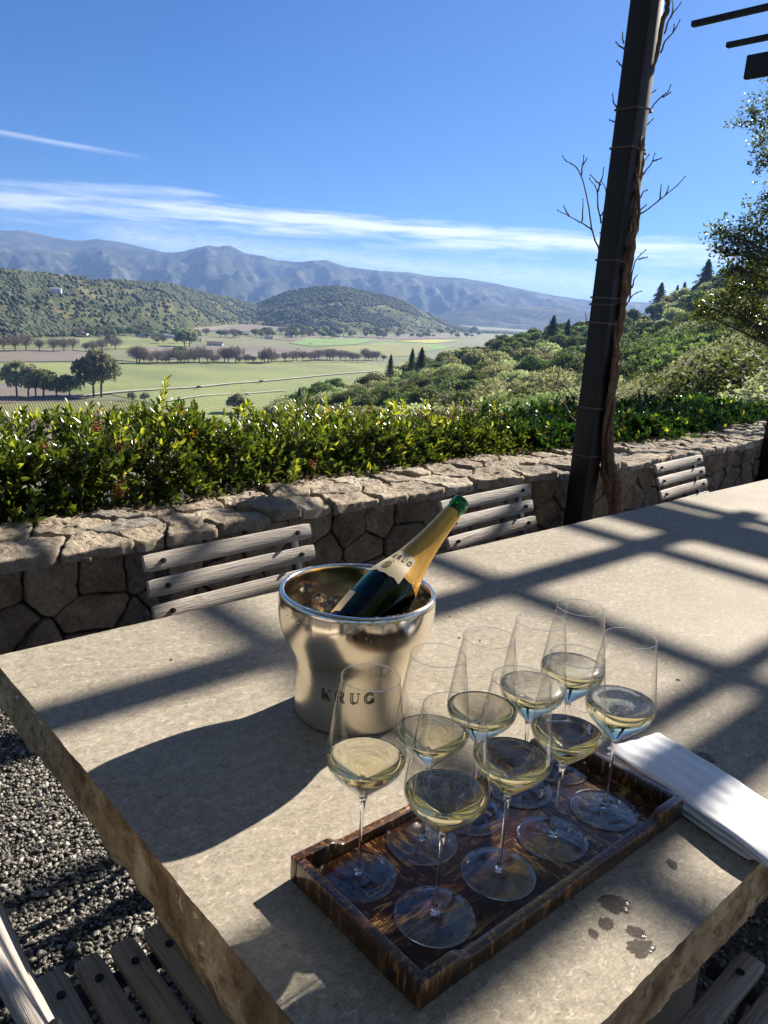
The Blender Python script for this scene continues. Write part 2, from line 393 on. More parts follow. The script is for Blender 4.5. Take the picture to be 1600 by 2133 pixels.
# ------------------------------------------------------------------ dry-stone seat wall
WU = [-8, -0.5, 0.74, 1.24, 1.68, 2.06, 2.5, 2.8, 3.38, 4.08, 4.84, 5.97, 6.9, 8.0, 12.0]
WF = [2.60, 2.72, 2.755, 2.76, 2.80, 2.815, 2.84, 2.84, 2.835, 2.79, 2.735, 2.75, 2.80, 2.95, 3.6]
WB = [3.05, 3.15, 3.19, 3.18, 3.19, 3.28, 3.31, 3.34, 3.37, 3.40, 3.40, 3.32, 3.33, 3.5, 4.15]
wf = lambda u: float(np.interp(u, WU, WF)); wb = lambda u: float(np.interp(u, WU, WB))
WZ = ZT-0.30
def clip(poly, nx, ny, c):
    o = []
    for i in range(len(poly)):
        a, b = poly[i], poly[(i+1) % len(poly)]; da = a[0]*nx+a[1]*ny-c; db = b[0]*nx+b[1]*ny-c
        if da <= 0: o.append(a)
        if (da < 0) != (db < 0) and abs(da-db) > 1e-9:
            t = da/(da-db); o.append((a[0]+(b[0]-a[0])*t, a[1]+(b[1]-a[1])*t))
    return o
def voronoi(pts, x0, x1, y0, y1):
    P = np.array(pts); out = []
    for i, p in enumerate(P):
        poly = [(x0, y0), (x1, y0), (x1, y1), (x0, y1)]
        d = np.hypot(*(P-p).T)
        for j in np.argsort(d)[1:26]:
            q = P[j]; nx, ny = q-p; l = math.hypot(nx, ny); nx /= l; ny /= l
            c = nx*(p[0]+q[0])/2+ny*(p[1]+q[1])/2
            poly = clip(poly, nx, ny, c)
            if len(poly) < 3: break
        out.append(poly)
    return out
def stone(mb, poly, gap, depth, fn, seed, rough=0.006, rnd=0.03, nb=60, rings=13, dz=0.0, tilt=(0, 0)):
    # poly in (a,b); fn(a,b,h)->xyz ; a rounded rough-faced stone
    P = np.array(poly); c = P.mean(0)
    seg = np.roll(P, -1, 0)-P; ln = np.hypot(*seg.T); tot = ln.sum()
    if tot < 0.12: return
    B = []; cum = np.r_[0, np.cumsum(ln)]
    for k in range(nb):
        s = tot*k/nb; i = min(len(P)-1, np.searchsorted(cum, s, 'right')-1); B.append(P[i]+seg[i]*((s-cum[i])/max(ln[i], 1e-9)))
    B = np.array(B)
    B = (np.roll(B, 1, 0)+B*5+np.roll(B, -1, 0))/7
    d = B-c; r = np.hypot(*d.T); B = c+d*((r-gap)/r)[:, None]
    size = r.mean(); V = []; F = []
    for k in range(nb):
        B[k] += (B[k]-c)/r[k]*(0.007*mnoise.noise(Vector((B[k][0]*16, B[k][1]*16, seed)))+0.003*mnoise.noise(Vector((B[k][0]*60, B[k][1]*60, seed))))
    # rings: skirt bottom, then rim, then inwards
    prof = [(1.0, -depth), (1.0, -0.35*rnd-0.008), (0.985, -0.006)]+[(1-0.05-0.95*(i/rings)**1.0*1.0, 0) for i in range(rings)]
    for s, h0 in prof:
        for k in range(nb):
            q = c+(B[k]-c)*s; h = h0
            if h0 == 0:
                h = rough*fbm(q[0]*9, q[1]*9, seed, 4)+0.45*rough*fbm(q[0]*45, q[1]*45, seed+3, 3)+tilt[0]*(q[0]-c[0])+tilt[1]*(q[1]-c[1]) - rnd*0.12*max(0, s-0.8)**2*20
            else: h = h0+0.5*rough*mnoise.noise(Vector((q[0]*25, q[1]*25, seed+h0*30)))+(tilt[0]*(q[0]-c[0])+tilt[1]*(q[1]-c[1]) if h0 > -depth else 0)
            V.append(fn(q[0], q[1], h+dz))
    nr = len(prof)
    for i in range(nr-1):
        for k in range(nb): F.append((i*nb+k, i*nb+(k+1) % nb, (i+1)*nb+(k+1) % nb, (i+1)*nb+k))
    V.append(fn(c[0], c[1], rough*fbm(c[0]*9, c[1]*9, seed, 4)+dz)); ci = len(V)-1
    for k in range(nb): F.append(((nr-1)*nb+k, (nr-1)*nb+(k+1) % nb, ci))
    mb.add(V, F)
def mat_stone(name, a, b_, c_, lich=0.3):
    m, nt, b = newmat(name); c = coords(nt); g = nt.nodes.new('ShaderNodeNewGeometry')
    n1 = noise(nt, c, 7, 6, 0.65, 0.5); n2 = noise(nt, c, 60, 5, 0.7)
    col = ramp(nt, mth(nt, 'ADD', mth(nt, 'MULTIPLY', n1, 0.6), mth(nt, 'MULTIPLY', n2, 0.4)), [(0.33, a), (0.5, b_), (0.68, c_)])
    per = ramp(nt, g.outputs['Random Per Island'], [(0, (0.62, 0.62, 0.64)), (0.25, (1.0, 0.90, 0.78)), (0.5, (0.80, 0.72, 0.66)), (0.75, (1.1, 1.0, 0.86)), (1.0, (1.25, 1.2, 1.12))])
    col = mixc(nt, 1.0, col, per, 'MULTIPLY')
    lc = noise(nt, c, 24, 5, 0.7, 0.6); col = mixc(nt, ramp(nt, lc, [(0.6, 0.0), (0.72, lich)]), col, (0.42, 0.40, 0.33))
    nt.links.new(col, b.inputs['Base Color']); setb(b, Roughness=0.9)
    n3 = noise(nt, c, 150, 4, 0.7); n4 = noise(nt, c, 22, 6, 0.7, 1.2)
    bump(nt, b, mth(nt, 'ADD', mth(nt, 'ADD', n4, n2), mth(nt, 'MULTIPLY', n3, 0.4)), 1.0, 0.014); return m
M_cap = mat_stone('cap_stone', (0.15, 0.13, 0.105), (0.38, 0.335, 0.27), (0.60, 0.55, 0.46))
M_face = mat_stone('face_stone', (0.10, 0.075, 0.052), (0.25, 0.195, 0.14), (0.42, 0.35, 0.265), 0.15)
M_mortar = plain('wall_core', (0.05, 0.04, 0.03), 0.95, vs=30, bs=0.5)
wall = thing('stone_wall', 'low curving fieldstone wall with flat cap stones behind the chairs', 'wall', (0, 0, 0))
mb = MB(); us = np.arange(-6, 11.01, 0.1); V = []; F = []
for u_ in us:
    V += [T(u_, wf(u_)+0.04, 0), T(u_, wf(u_)+0.04, WZ-0.035), T(u_, wb(u_)-0.02, WZ-0.035), T(u_, wb(u_)-0.02, -1.2)]
for i in range(len(us)-1):
    for k in range(3): F.append((i*4+k, i*4+k+1, i*4+5+k, i*4+4+k))
mb.add(V, F); mb.obj('core', M_mortar, wall, smooth=False)
# cap stones: two or three across
pts = []; u_ = -3.2
rc = random.Random(5)
while u_ < 9.6:
    st_ = rc.uniform(0.13, 0.34)
    k = rc.choice((2, 2, 3)) if st_ > 0.2 else 2
    for j in range(k): pts.append((u_+rc.uniform(-0.07, 0.07), (j+0.5+rc.uniform(-0.22, 0.22))/k*0.5))
    u_ += st_*0.9
mb = MB()
def capfn(a, b, h): return T(a, wf(a)-0.012+(wb(a)-wf(a))*b/0.5, WZ+h)
for i, poly in enumerate(voronoi([(a/1.45, b) for a, b in pts], -3.5/1.45, 9.9/1.45, 0, 0.5)):
    if len(poly) > 2: stone(mb, [(a*1.45, b) for a, b in poly], 0.0065, 0.05, capfn, i*1.7, 0.014, 0.012, dz=rc.uniform(-0.013, 0.013), tilt=(rc.uniform(-.05, .05), rc.uniform(-.05, .05)))
mb.obj('cap_stones', M_cap, wall, smooth=True, angle=0)
pts = []; u_ = -3.2
while u_ < 9.6:
    st_ = rc.uniform(0.13, 0.30)
    pts.append((u_, rc.uniform(0.31, 0.36)))
    u_ += st_
u_ = -3.2
while u_ < 9.6:
    pts.append((u_, rc.uniform(0.12, 0.2))); u_ += rc.uniform(0.22, 0.36)
u_ = -3.3
while u_ < 9.6:
    pts.append((u_, rc.uniform(0.0, 0.05))); u_ += rc.uniform(0.2, 0.36)
mb = MB()
def facefn(a, b, h): return T(a, wf(a)+0.005-h, b)
for i, poly in enumerate(voronoi(pts, -3.5, 9.9, 0, WZ-0.035)):
    if len(poly) > 2: stone(mb, poly, 0.006, 0.05, facefn, 50+i*1.3, 0.015, 0.015, dz=rc.uniform(-0.003, 0.016), tilt=(rc.uniform(-.05, .05), rc.uniform(-.05, .05)))
mb.obj('face_stones', M_face, wall, smooth=True, angle=0)
# litter of soil and dry needles along the back of the wall
n = 5200; a_ = rng.uniform(-2, 9, n); bb = rng.beta(1.2, 3.2, n)*0.22
P = np.array([T(a, wb(a)-0.04+0.10-b*1.2, WZ+0.012) for a, b in zip(a_, bb)]); dirs = rng.uniform(0, 6.28, n)
ln = rng.uniform(0.006, 0.03, n); D = np.stack([np.cos(dirs)*ln, np.sin(dirs)*ln, rng.normal(0, 0.006, n)], 1); W_ = np.stack([-np.sin(dirs), np.cos(dirs), 0*dirs+0.6], 1)*rng.uniform(0.001, 0.004, n)[:, None]
V = np.stack([P-D, P+W_, P+D, P-W_], 1).reshape(-1, 3); F = np.arange(4*n).reshape(-1, 4)
setp(link('leaf_litter', np_mesh('litter', V, F, False), plain('dry_litter', (0.13, 0.09, 0.05), 0.9)), 'dry brown leaf litter along the back of the wall cap', kind='stuff')

# ------------------------------------------------------------------ slatted chairs
def mat_wood(name, axis=0, tone=1.0):
    m, nt, b = newmat(name); c = coords(nt); oi = nt.nodes.new('ShaderNodeObjectInfo')
    off = nt.nodes.new('ShaderNodeVectorMath'); off.operation = 'ADD'; nt.links.new(c, off.inputs[0]); nt.links.new(oi.outputs['Random'], off.inputs[1])
    s = (2.5, 60, 60) if axis == 0 else (60, 2.5, 60)
    gr = noise(nt, mapping(nt, off.outputs[0], s), 1.6, 7, 0.65, 1.6); fine = noise(nt, mapping(nt, off.outputs[0], tuple(v*3 for v in s)), 2.0, 4, 0.6, 0.5)
    big = noise(nt, off.outputs[0], 7, 4)
    k = tone
    col = ramp(nt, gr, [(0.28, (0.085*k, 0.075*k, 0.065*k)), (0.42, (0.23*k, 0.20*k, 0.17*k)), (0.62, (0.38*k, 0.34*k, 0.30*k)), (0.8, (0.50*k, 0.46*k, 0.41*k))])
    col = mixc(nt, mth(nt, 'MULTIPLY', fine, 0.4), col, (0.13*k, 0.11*k, 0.09*k)); col = mixc(nt, mth(nt, 'MULTIPLY', big, 0.3), col, (0.30*k, 0.24*k, 0.18*k))
    nt.links.new(col, b.inputs['Base Color']); setb(b, Roughness=0.75); bump(nt, b, mth(nt, 'ADD', gr, mth(nt, 'MULTIPLY', fine, 0.5)), 0.9, 0.004); return m
M_wood = mat_wood('weathered_teak', 0, 1.5); M_iron = plain('black_iron', (0.018, 0.018, 0.02), 0.5, 0.3, vs=60)
def slat(name, W_, H_, D_, parent, loc, tiltx, bow=0.0, seed=0):
    # board along x, H along z, D along y, rounded edges, slight bow in y
    mb = MB(); n = 24; prof = [(-D_/2, -H_/2+.0025), (-D_/2+.0025, -H_/2), (D_/2-.0025, -H_/2), (D_/2, -H_/2+.0025), (D_/2, H_/2-.0025), (D_/2-.0025, H_/2), (-D_/2+.0025, H_/2), (-D_/2, H_/2-.0025)]
    V = []; F = []
    for i in range(n+1):
        t = i/n*2-1; x = t*W_/2; k = 1-0.12*max(0, abs(t)-0.97)/0.03
        for (yy, zz) in prof:
            V.append((x+(0.0015*mnoise.noise(Vector((zz*90, yy*50, seed))) if abs(t) == 1 else 0), yy*k+bow*(1-t*t), zz*k+0.0007*mnoise.noise(Vector((x*18, zz*40, seed)))))
    for i in range(n):
        for j in range(8): F.append((i*8+j, i*8+(j+1) % 8, (i+1)*8+(j+1) % 8, (i+1)*8+j))
    F.append(tuple(range(8))[::-1]); F.append(tuple(n*8+j for j in range(8)))
    mb.add(V, F); o = mb.obj(name, M_wood, parent, smooth=True, loc=loc); o.rotation_euler = (tiltx, 0, 0); return o
def make_chair(label, loc, rot, backtop, seatz=0.445, group='slatted teak chairs around the table'):
    """local frame: x = width, +y = the way the sitter faces, origin on the ground under the back's top slat"""
    t = thing('slatted_chair', label, 'chair', loc, rot, group)
    th_ = R(20); Wc = 0.478
    for k in range(4):
        d = k*0.0570+0.0195; z = backtop-d*math.cos(th_); y = d*math.sin(th_)
        o = slat('back_slat', Wc, 0.040, 0.014, t, (0, y, z), th_, bow=-0.010, seed=k*3.1+rot)
        o.rotation_euler = (th_, 0, 0)
        for sx in (-1, 1):
            mb = MB().tube([(sx*(Wc/2-0.045), 0.0, 0), (sx*(Wc/2-0.045), 0.0095, 0), (sx*(Wc/2-0.045), 0.0135, 0)], [0.006, 0.006, 0.004], 10); mb.obj('bolt', M_iron, o, smooth=True)
    ys = [0.14+0.0525*k for k in range(7)]
    for k, y in enumerate(ys):
        o = slat('seat_slat', Wc, 0.038, 0.017, t, (0, y, seatz-0.01-0.012*math.sin((k+.5)/7*3.14)), R(90), seed=k*5+rot)
        for sx in (-1, 1):
            mb = MB().tube([(sx*(Wc/2-0.05), 0.010, 0), (sx*(Wc/2-0.05), 0.0125, 0)], 0.006, 12); mb.obj('bolt', M_iron, o, smooth=True)
    mb = MB()
    for sx in (-1, 1):
        xx = sx*(Wc/2-0.045)
        yb = 0.30*math.sin(th_)
        up = [(xx, -0.018, backtop-0.01), (xx, 0.27*math.sin(th_)-0.016, backtop-0.29), (xx, 0.09, seatz-0.03), (xx, 0.02, 0.2), (xx, -0.04, 0.0)]
        for a, b2 in zip(up[:-1], up[1:]):
            a = Vector(a); b2 = Vector(b2); d = b2-a; M_ = d.to_track_quat('Z', 'Y').to_matrix()
            mb.box(tuple((a+b2)/2), (0.028, 0.009, d.length+0.004), M_)
        mb.box((xx, 0.29, seatz-0.034), (0.028, 0.42, 0.009))
        a = Vector((xx, 0.44, seatz-0.038)); b2 = Vector((xx, 0.47, 0)); d = b2-a
        mb.box(tuple((a+b2)/2), (0.028, 0.009, d.length), d.to_track_quat('Z', 'Y').to_matrix())
    mb.box((0, 0.43, 0.2), (Wc-0.09, 0.009, 0.02)); mb.box((0, 0.01, 0.2), (Wc-0.09, 0.009, 0.02))
    mb.obj('frame', M_iron, t, smooth=True, bevel=0.0015)
    return t
# beyond the table, facing it: local +y -> -n ; x -> -u
for lab, uc, nc, bt in (('weathered slatted teak chair beyond the table, behind the silver ice bucket', 0.940, 1.552, ZT+0.068),
                        ('weathered slatted teak chair beyond the bottle neck, left of the dark post', 1.915, 1.585, ZT+0.069),
                        ('palest sunlit slatted teak chair right of the vine trunk, farthest along the wall', 3.225, 1.60, ZT+0.070)):
    make_chair(lab, T(uc, nc, 0), TROT+math.pi+R(4.0), bt)
make_chair('weathered slatted teak chair at the left end of the table, over the gravel', T(0.135, 0.688, 0), TROT-math.pi/2, ZT+0.095)
make_chair('shaded slatted teak chair under the near edge of the table, mostly hidden', T(0.865, -0.155, 0), TROT, ZT+0.05, 0.455)
# ------------------------------------------------------------------ tray
TA = R(41.604); TLX, TLY, TWD, TDP = -0.0787, 0.7297, 0.4768, 0.2124
lv = np.array([math.cos(TA), math.sin(TA), 0]); dvv = np.array([math.sin(TA), -math.cos(TA), 0])
tc_ = np.array([TLX, TLY, 0])+lv*TWD/2+dvv*TDP/2
def mat_tray():
    m, nt, b = newmat('tortoise_lacquer'); c = coords(nt)
    a = noise(nt, mapping(nt, c, (14, 85, 85)), 1.6, 6, 0.72, 1.4)
    bb = noise(nt, mapping(nt, c, (80, 18, 85), loc=(3, 1, 0)), 1.6, 6, 0.72, 1.2)
    sel = noise(nt, c, 9, 2); sel = ramp(nt, sel, [(0.47, 0), (0.53, 1)])
    st = mixc(nt, sel, a, bb)
    bk = nt.nodes.new('ShaderNodeTexBrick'); bk.inputs['Scale'].default_value = 9.5; bk.inputs['Mortar Size'].default_value = 0.004; bk.inputs['Brick Width'].default_value = 0.55; bk.inputs['Row Height'].default_value = 0.3
    bk.inputs['Color1'].default_value = (0.85, 0.85, 0.85, 1); bk.inputs['Color2'].default_value = (1.1, 1.1, 1.1, 1); bk.inputs['Mortar'].default_value = (0.5, 0.5, 0.5, 1); nt.links.new(c, bk.inputs['Vector'])
    mask = ramp(nt, st, [(0.53, 0.0), (0.575, 1.0)]); big = ramp(nt, noise(nt, c, 14, 3), [(0.38, 0.15), (0.6, 1.0)])
    base = ramp(nt, noise(nt, c, 30, 5, 0.7), [(0.3, (0.010, 0.004, 0.003)), (0.6, (0.06, 0.019, 0.009)), (0.8, (0.19, 0.058, 0.016))])
    col = mixc(nt, mth(nt, 'MULTIPLY', mask, big), base, (0.42, 0.24, 0.085)); col = mixc(nt, 1.0, col, bk.outputs['Color'], 'MULTIPLY')
    nt.links.new(col, b.inputs['Base Color']); setb(b, Roughness=0.28); b.inputs['Specular IOR Level'].default_value = 0.5
    b.inputs['Coat Weight'].default_value = 0.08; b.inputs['Coat Roughness'].default_value = 0.15; b.inputs['Specular IOR Level'].default_value = 0.3
    bump(nt, b, noise(nt, c, 60, 3), 0.12, 0.002); return m
def mat_tray_side():
    m, nt, b = newmat('tray_side_lacquer'); c = coords(nt)
    a = noise(nt, mapping(nt, c, (130, 130, 20)), 1.5, 6, 0.7, 0.8)
    base = ramp(nt, noise(nt, c, 25, 4), [(0.3, (0.014, 0.007, 0.004)), (0.6, (0.07, 0.026, 0.008)), (0.8, (0.15, 0.055, 0.014))])
    col = mixc(nt, ramp(nt, a, [(0.545, 0.0), (0.61, 1.0)]), base, (0.36, 0.165, 0.04))
    nt.links.new(col, b.inputs['Base Color']); setb(b, Roughness=0.3); b.inputs['Coat Weight'].default_value = 0.5; b.inputs['Coat Roughness'].default_value = 0.12
    return m
M_tray, M_trays = mat_tray(), mat_tray_side()
tray = thing('serving_tray', 'dark tortoiseshell lacquer serving tray with cut-down sides holding the glasses', 'tray', (tc_[0], tc_[1], ZT), TA)
X2, Y2, WT = TWD/2, TDP/2, 0.0115
MB().box((0, 0, 0.0056), (TWD-2*WT-0.0004, TDP-2*WT-0.0004, 0.0088)).obj('tray_floor', M_tray, tray, smooth=True, bevel=0.0005)
for s in (-1, 1):                            # long sides with a lowered middle
    pr = [(-X2, 0.001)]+[(-X2, 0.0315)]
    for k in range(7): t = k/6; pr.append((-X2+0.048+0.022*t, 0.0315-0.0095*(0.5-0.5*math.cos(math.pi*t))))
    for k in range(7): t = 1-k/6; pr.append((X2-0.048-0.022*t, 0.0315-0.0095*(0.5-0.5*math.cos(math.pi*t))))
    pr += [(X2, 0.0315), (X2, 0.001)]
    y0 = s*Y2; y1 = s*(Y2-WT); V = [(x, y0, z) for x, z in pr]+[(x, y1, z) for x, z in pr]; k = len(pr)
    F = [tuple(range(k)), tuple(range(2*k-1, k-1, -1))]+[(i, (i+1) % k, (i+1) % k+k, i+k) for i in range(k)]
    MB().add(V, F).obj('tray_side', M_trays, tray, smooth=True, bevel=0.0011)
for s in (-1, 1):
    MB().box((s*(X2-WT/2), 0, 0.016), (WT, TDP-2*WT-0.0006, 0.030)).obj('tray_side', M_trays, tray, smooth=True, bevel=0.0011)

# ------------------------------------------------------------------ nine glasses
def absorb(m, col, dens):
    nt = m.node_tree; v = nt.nodes.new('ShaderNodeVolumeAbsorption'); v.inputs['Color'].default_value = (*col, 1); v.inputs['Density'].default_value = dens
    nt.links.new(v.outputs[0], nt.nodes['Material Output'].inputs['Volume'])
M_glass = glass('clear_crystal', (0.985, 0.99, 0.99), 1.5)
def mat_thin():
    # one-walled thin crystal: reflects by Fresnel, otherwise lets everything straight through
    m, nt, b = newmat('thin_crystal'); nt.nodes.remove(b)
    tr = nt.nodes.new('ShaderNodeBsdfTransparent'); gl = nt.nodes.new('ShaderNodeBsdfGlossy'); gl.inputs['Roughness'].default_value = 0.01
    lw = nt.nodes.new('ShaderNodeLayerWeight'); lw.inputs['Blend'].default_value = 0.5
    f = mth(nt, 'POWER', lw.outputs['Facing'], 5.0)
    nt.links.new(mixc(nt, f, (0.985, 0.985, 0.98), (0.60, 0.62, 0.62)), tr.inputs['Color'])
    sch = mth(nt, 'ADD', mth(nt, 'MULTIPLY', mth(nt, 'POWER', lw.outputs['Facing'], 4.0), 0.85), 0.05, True)
    ms = nt.nodes.new('ShaderNodeMixShader'); nt.links.new(sch, ms.inputs[0]); nt.links.new(tr.outputs[0], ms.inputs[1]); nt.links.new(gl.outputs[0], ms.inputs[2])
    nt.links.new(ms.outputs[0], nt.nodes['Material Output'].inputs['Surface']); return m
M_thin = mat_thin()
M_foot = mat_thin(); M_foot.name = 'thin_crystal_foot'
M_wine = glass('sparkling_wine', (1.0, 0.985, 0.93), 1.27); absorb(M_wine, (0.96, 0.91, 0.58), 13)
M_bub = glass('bubbles', (1, 1, 1), 1.15)
def mat_foam():
    m, nt, b = newmat('fine_froth'); setb(b, Base_Color=(0.75, 0.72, 0.62), Roughness=0.3); nt.links.new(ramp(nt, noise(nt, coords(nt), 70, 5, 0.7, 1.0), [(0.35, 0.12), (0.65, 0.5)]), b.inputs['Alpha']); return m
M_foam = mat_foam()
BOWL = [(0.0040, 0.1000), (0.0072, 0.1055), (0.0178, 0.1162), (0.0290, 0.1275), (0.0371, 0.1365), (0.0416, 0.1440), (0.0433, 0.1520), (0.0429, 0.1600), (0.0418, 0.1680), (0.0398, 0.1830), (0.0376, 0.2000), (0.0352, 0.2170), (0.0329, 0.2320), (0.0312, 0.2448)]
BOWL = [tuple(p) for p in spline([np.array(p) for p in BOWL], 3)]
def rad_at(h):
    return float(np.interp(h, [p[1] for p in BOWL], [p[0] for p in BOWL]))
def make_glass(lab, loc, fill, seed):
    g = thing('wine_glass', lab, 'wine glass', loc, seed*0.7, 'glasses of sparkling wine on the tray')
    # foot: thin disc with a raised centre; real thickness
    foot = [(0, 0.0004), (0.030, 0.0006), (0.0408, 0.0002), (0.0422, 0.0004), (0.0425, 0.0011), (0.0420, 0.0017), (0.032, 0.0022), (0.018, 0.0030), (0.0085, 0.0044), (0.0050, 0.0068), (0.0036, 0.0105), (0.0028, 0.018), (0.0022, 0.035), (0.0020, 0.060), (0.0022, 0.082), (0.0028, 0.093), (0.0040, 0.0990), (0.0046, 0.1010), (0, 0.1012)]
    MB().lathe(foot[:9]+[(0, 0.0052)], 72).obj('foot', M_foot, g, angle=0)
    MB().lathe([(0.04240+0.0009*math.cos(a), 0.0012+0.0010*math.sin(a)) for a in np.linspace(0, 2*math.pi, 9)[:-1]], 96, closed=True).obj('foot_rim', M_glass, g, angle=0)
    MB().lathe([(0, 0.0046), (0.0062, 0.0054)]+foot[10:], 24).obj('stem', M_glass, g, angle=0)
    MB().lathe(BOWL, 80).obj('bowl', M_thin, g, angle=0)
    # rolled rim with real thickness
    rr = BOWL[-1][0]; zz = BOWL[-1][1]
    MB().lathe([(rr+0.00040*math.cos(a), zz+0.00045*math.sin(a)) for a in np.linspace(0, 2*math.pi, 9)[:-1]], 80, closed=True).obj('rim', M_glass, g, angle=0)
    ins = 0.0007
    wp = [(0, 0.1022)]+[(max(p[0]-ins, 0.001), p[1]+0.0012) for p in BOWL if p[1]+0.0012 < fill-0.0005]
    rw = rad_at(fill)-ins; wp += [(rw, fill), (rw-0.0008, fill-0.0004), (rw-0.0025, fill-0.0008), (rw*0.5, fill-0.0009), (0, fill-0.0009)]
    w_ = MB().lathe(wp, 72).obj('sparkling_wine', M_wine, g, angle=0)
    if seed in (5, 8, 9): MB().lathe([(0, fill+0.0002), (rw*0.6, fill+0.0002), (rw-0.0002, fill+0.0006), (rw-0.0002, fill-0.0001), (0, fill-0.0003)], 64).obj('froth', M_foam, w_, angle=0)
    rs = np.random.default_rng(seed)                              # bubbles clinging round the surface and rising in the wine
    bm = bmesh.new(); bmesh.ops.create_icosphere(bm, subdivisions=1, radius=1.0); bv = np.array([v.co for v in bm.verts]); bf = np.array([[v.index for v in f.verts] for f in bm.faces]); bm.free()
    k = 110; a = rs.uniform(0, 6.28, k); rr_ = np.where(rs.random(k) < 0.6, rw-rs.exponential(0.0012, k)-0.0008, rs.uniform(0, rw*0.8, k)); s = rs.uniform(0.0002, 0.0007, k)
    zc = np.full(k, fill-0.0007)+s*0.3
    m_ = 60; a2 = rs.choice([0.6, 2.5, 4.4], m_)+rs.normal(0, .08, m_); h2 = rs.uniform(0.108, fill-0.002, m_); r2_ = np.minimum(0.012, np.interp(h2, [p[1] for p in BOWL], [p[0] for p in BOWL])*0.5)
    a = np.r_[a, a2]; rr_ = np.r_[rr_, r2_]; zc = np.r_[zc, h2]; s = np.r_[s, rs.uniform(0.00015, 0.00035, m_)]; k += m_
    C = np.stack([rr_*np.cos(a), rr_*np.sin(a), zc], 1); V = (bv[None]*s[:, None, None]+C[:, None]).reshape(-1, 3); F = (bf[None]+(np.arange(k)*12)[:, None, None]).reshape(-1, 3)
    link('bubbles', np_mesh('bubbles', V, F), M_bub, w_)
    return g
GP = [('A', -0.0022, 0.7308, 0.150, 'glass of pale wine at the left end of the tray, in front of the bucket'),
      ('B', 0.0814, 0.6781, 0.151, 'glass of wine nearest the camera, at the near left corner of the tray'),
      ('C', 0.1580, 0.7490, 0.150, 'front row glass of wine between the nearest glass and the third from front'),
      ('D', 0.2334, 0.8170, 0.151, 'third glass along the front edge of the tray, over a dark wine surface'),
      ('E', 0.3136, 0.8811, 0.156, 'rightmost glass of wine, standing beside the white napkin'),
      ('F', 0.0717, 0.7950, 0.150, 'back row glass just right of the leftmost glass, close to the bucket'),
      ('G', 0.1360, 0.8538, 0.152, 'middle glass of the back row, its foot largely hidden by the front glasses'),
      ('H', 0.2089, 0.9151, 0.153, 'fourth glass from the left in the back row, second from its far end'),
      ('I', 0.2733, 0.9733, 0.156, 'farthest glass of wine, at the back right corner of the tray')]
for i, (k_, gx, gy, fl, lab) in enumerate(GP): make_glass(lab, (gx, gy, ZT+0.0103), fl-0.001+(0.0, -0.001, 0.001, -0.003, 0.003, -0.002, 0.0, 0.002, 0.004)[i], i+1)

# ------------------------------------------------------------------ ice bucket
BX, BY = -0.0324, 1.1177
def mat_silver(rough, col=(0.76, 0.69, 0.57), spots=True):
    m, nt, b = newmat('silver_plate'); c = coords(nt)
    n1 = noise(nt, c, 14, 5, 0.65, 0.4); n2 = noise(nt, c, 300, 2)
    setb(b, Metallic=1.0); nt.links.new(ramp(nt, n1, [(0.35, col), (0.65, tuple(x*0.86 for x in col))]), b.inputs['Base Color'])
    z = nt.nodes.new('ShaderNodeSeparateXYZ'); nt.links.new(c, z.inputs[0])
    zr = ramp(nt, mth(nt, 'DIVIDE', z.outputs[2], 0.21), [(0.05, rough+0.12), (0.60, rough+0.08), (0.80, rough+0.04), (0.86, rough-0.07), (0.95, rough-0.04)])
    nt.links.new(mth(nt, 'ADD', mth(nt, 'MULTIPLY', mth(nt, 'SUBTRACT', n1, 0.5), 0.16), zr), b.inputs['Roughness'])
    bump(nt, b, mth(nt, 'ADD', noise(nt, c, 22, 2), mth(nt, 'MULTIPLY', n2, 0.02)), 0.05, 0.004); return m
M_silver = mat_silver(0.18, (0.88, 0.80, 0.67))
bucket = thing('ice_bucket', 'tall waisted silver champagne ice bucket with brown lettering', 'ice bucket', (BX, BY, ZT))
op = [(0, 0.0008), (0.080, 0.0008), (0.0875, 0.002), (0.0905, 0.006), (0.0908, 0.020), (0.0903, 0.040), (0.0898, 0.060), (0.0903, 0.078), (0.0918, 0.090), (0.0952, 0.102), (0.1015, 0.1145), (0.1085, 0.1265), (0.1145, 0.139), (0.1185, 0.152), (0.1207, 0.167), (0.1215, 0.183), (0.1213, 0.2010), (0.1205, 0.2050), (0.1185, 0.2072), (0.1150, 0.2072), (0.1132, 0.2050), (0.1128, 0.198)]
ip = [(0.1128, 0.1835), (0.112, 0.168), (0.1095, 0.152), (0.104, 0.137), (0.095, 0.122), (0.086, 0.104), (0.083, 0.080), (0.082, 0.02), (0.078, 0.008), (0, 0.007)]
sp_ = [tuple(p) for p in spline([np.array(p) for p in op[3:17]], 4)]
MB().lathe(op[:3]+sp_+op[17:]+ip, 128).obj('bucket_body', M_silver, bucket, angle=0)
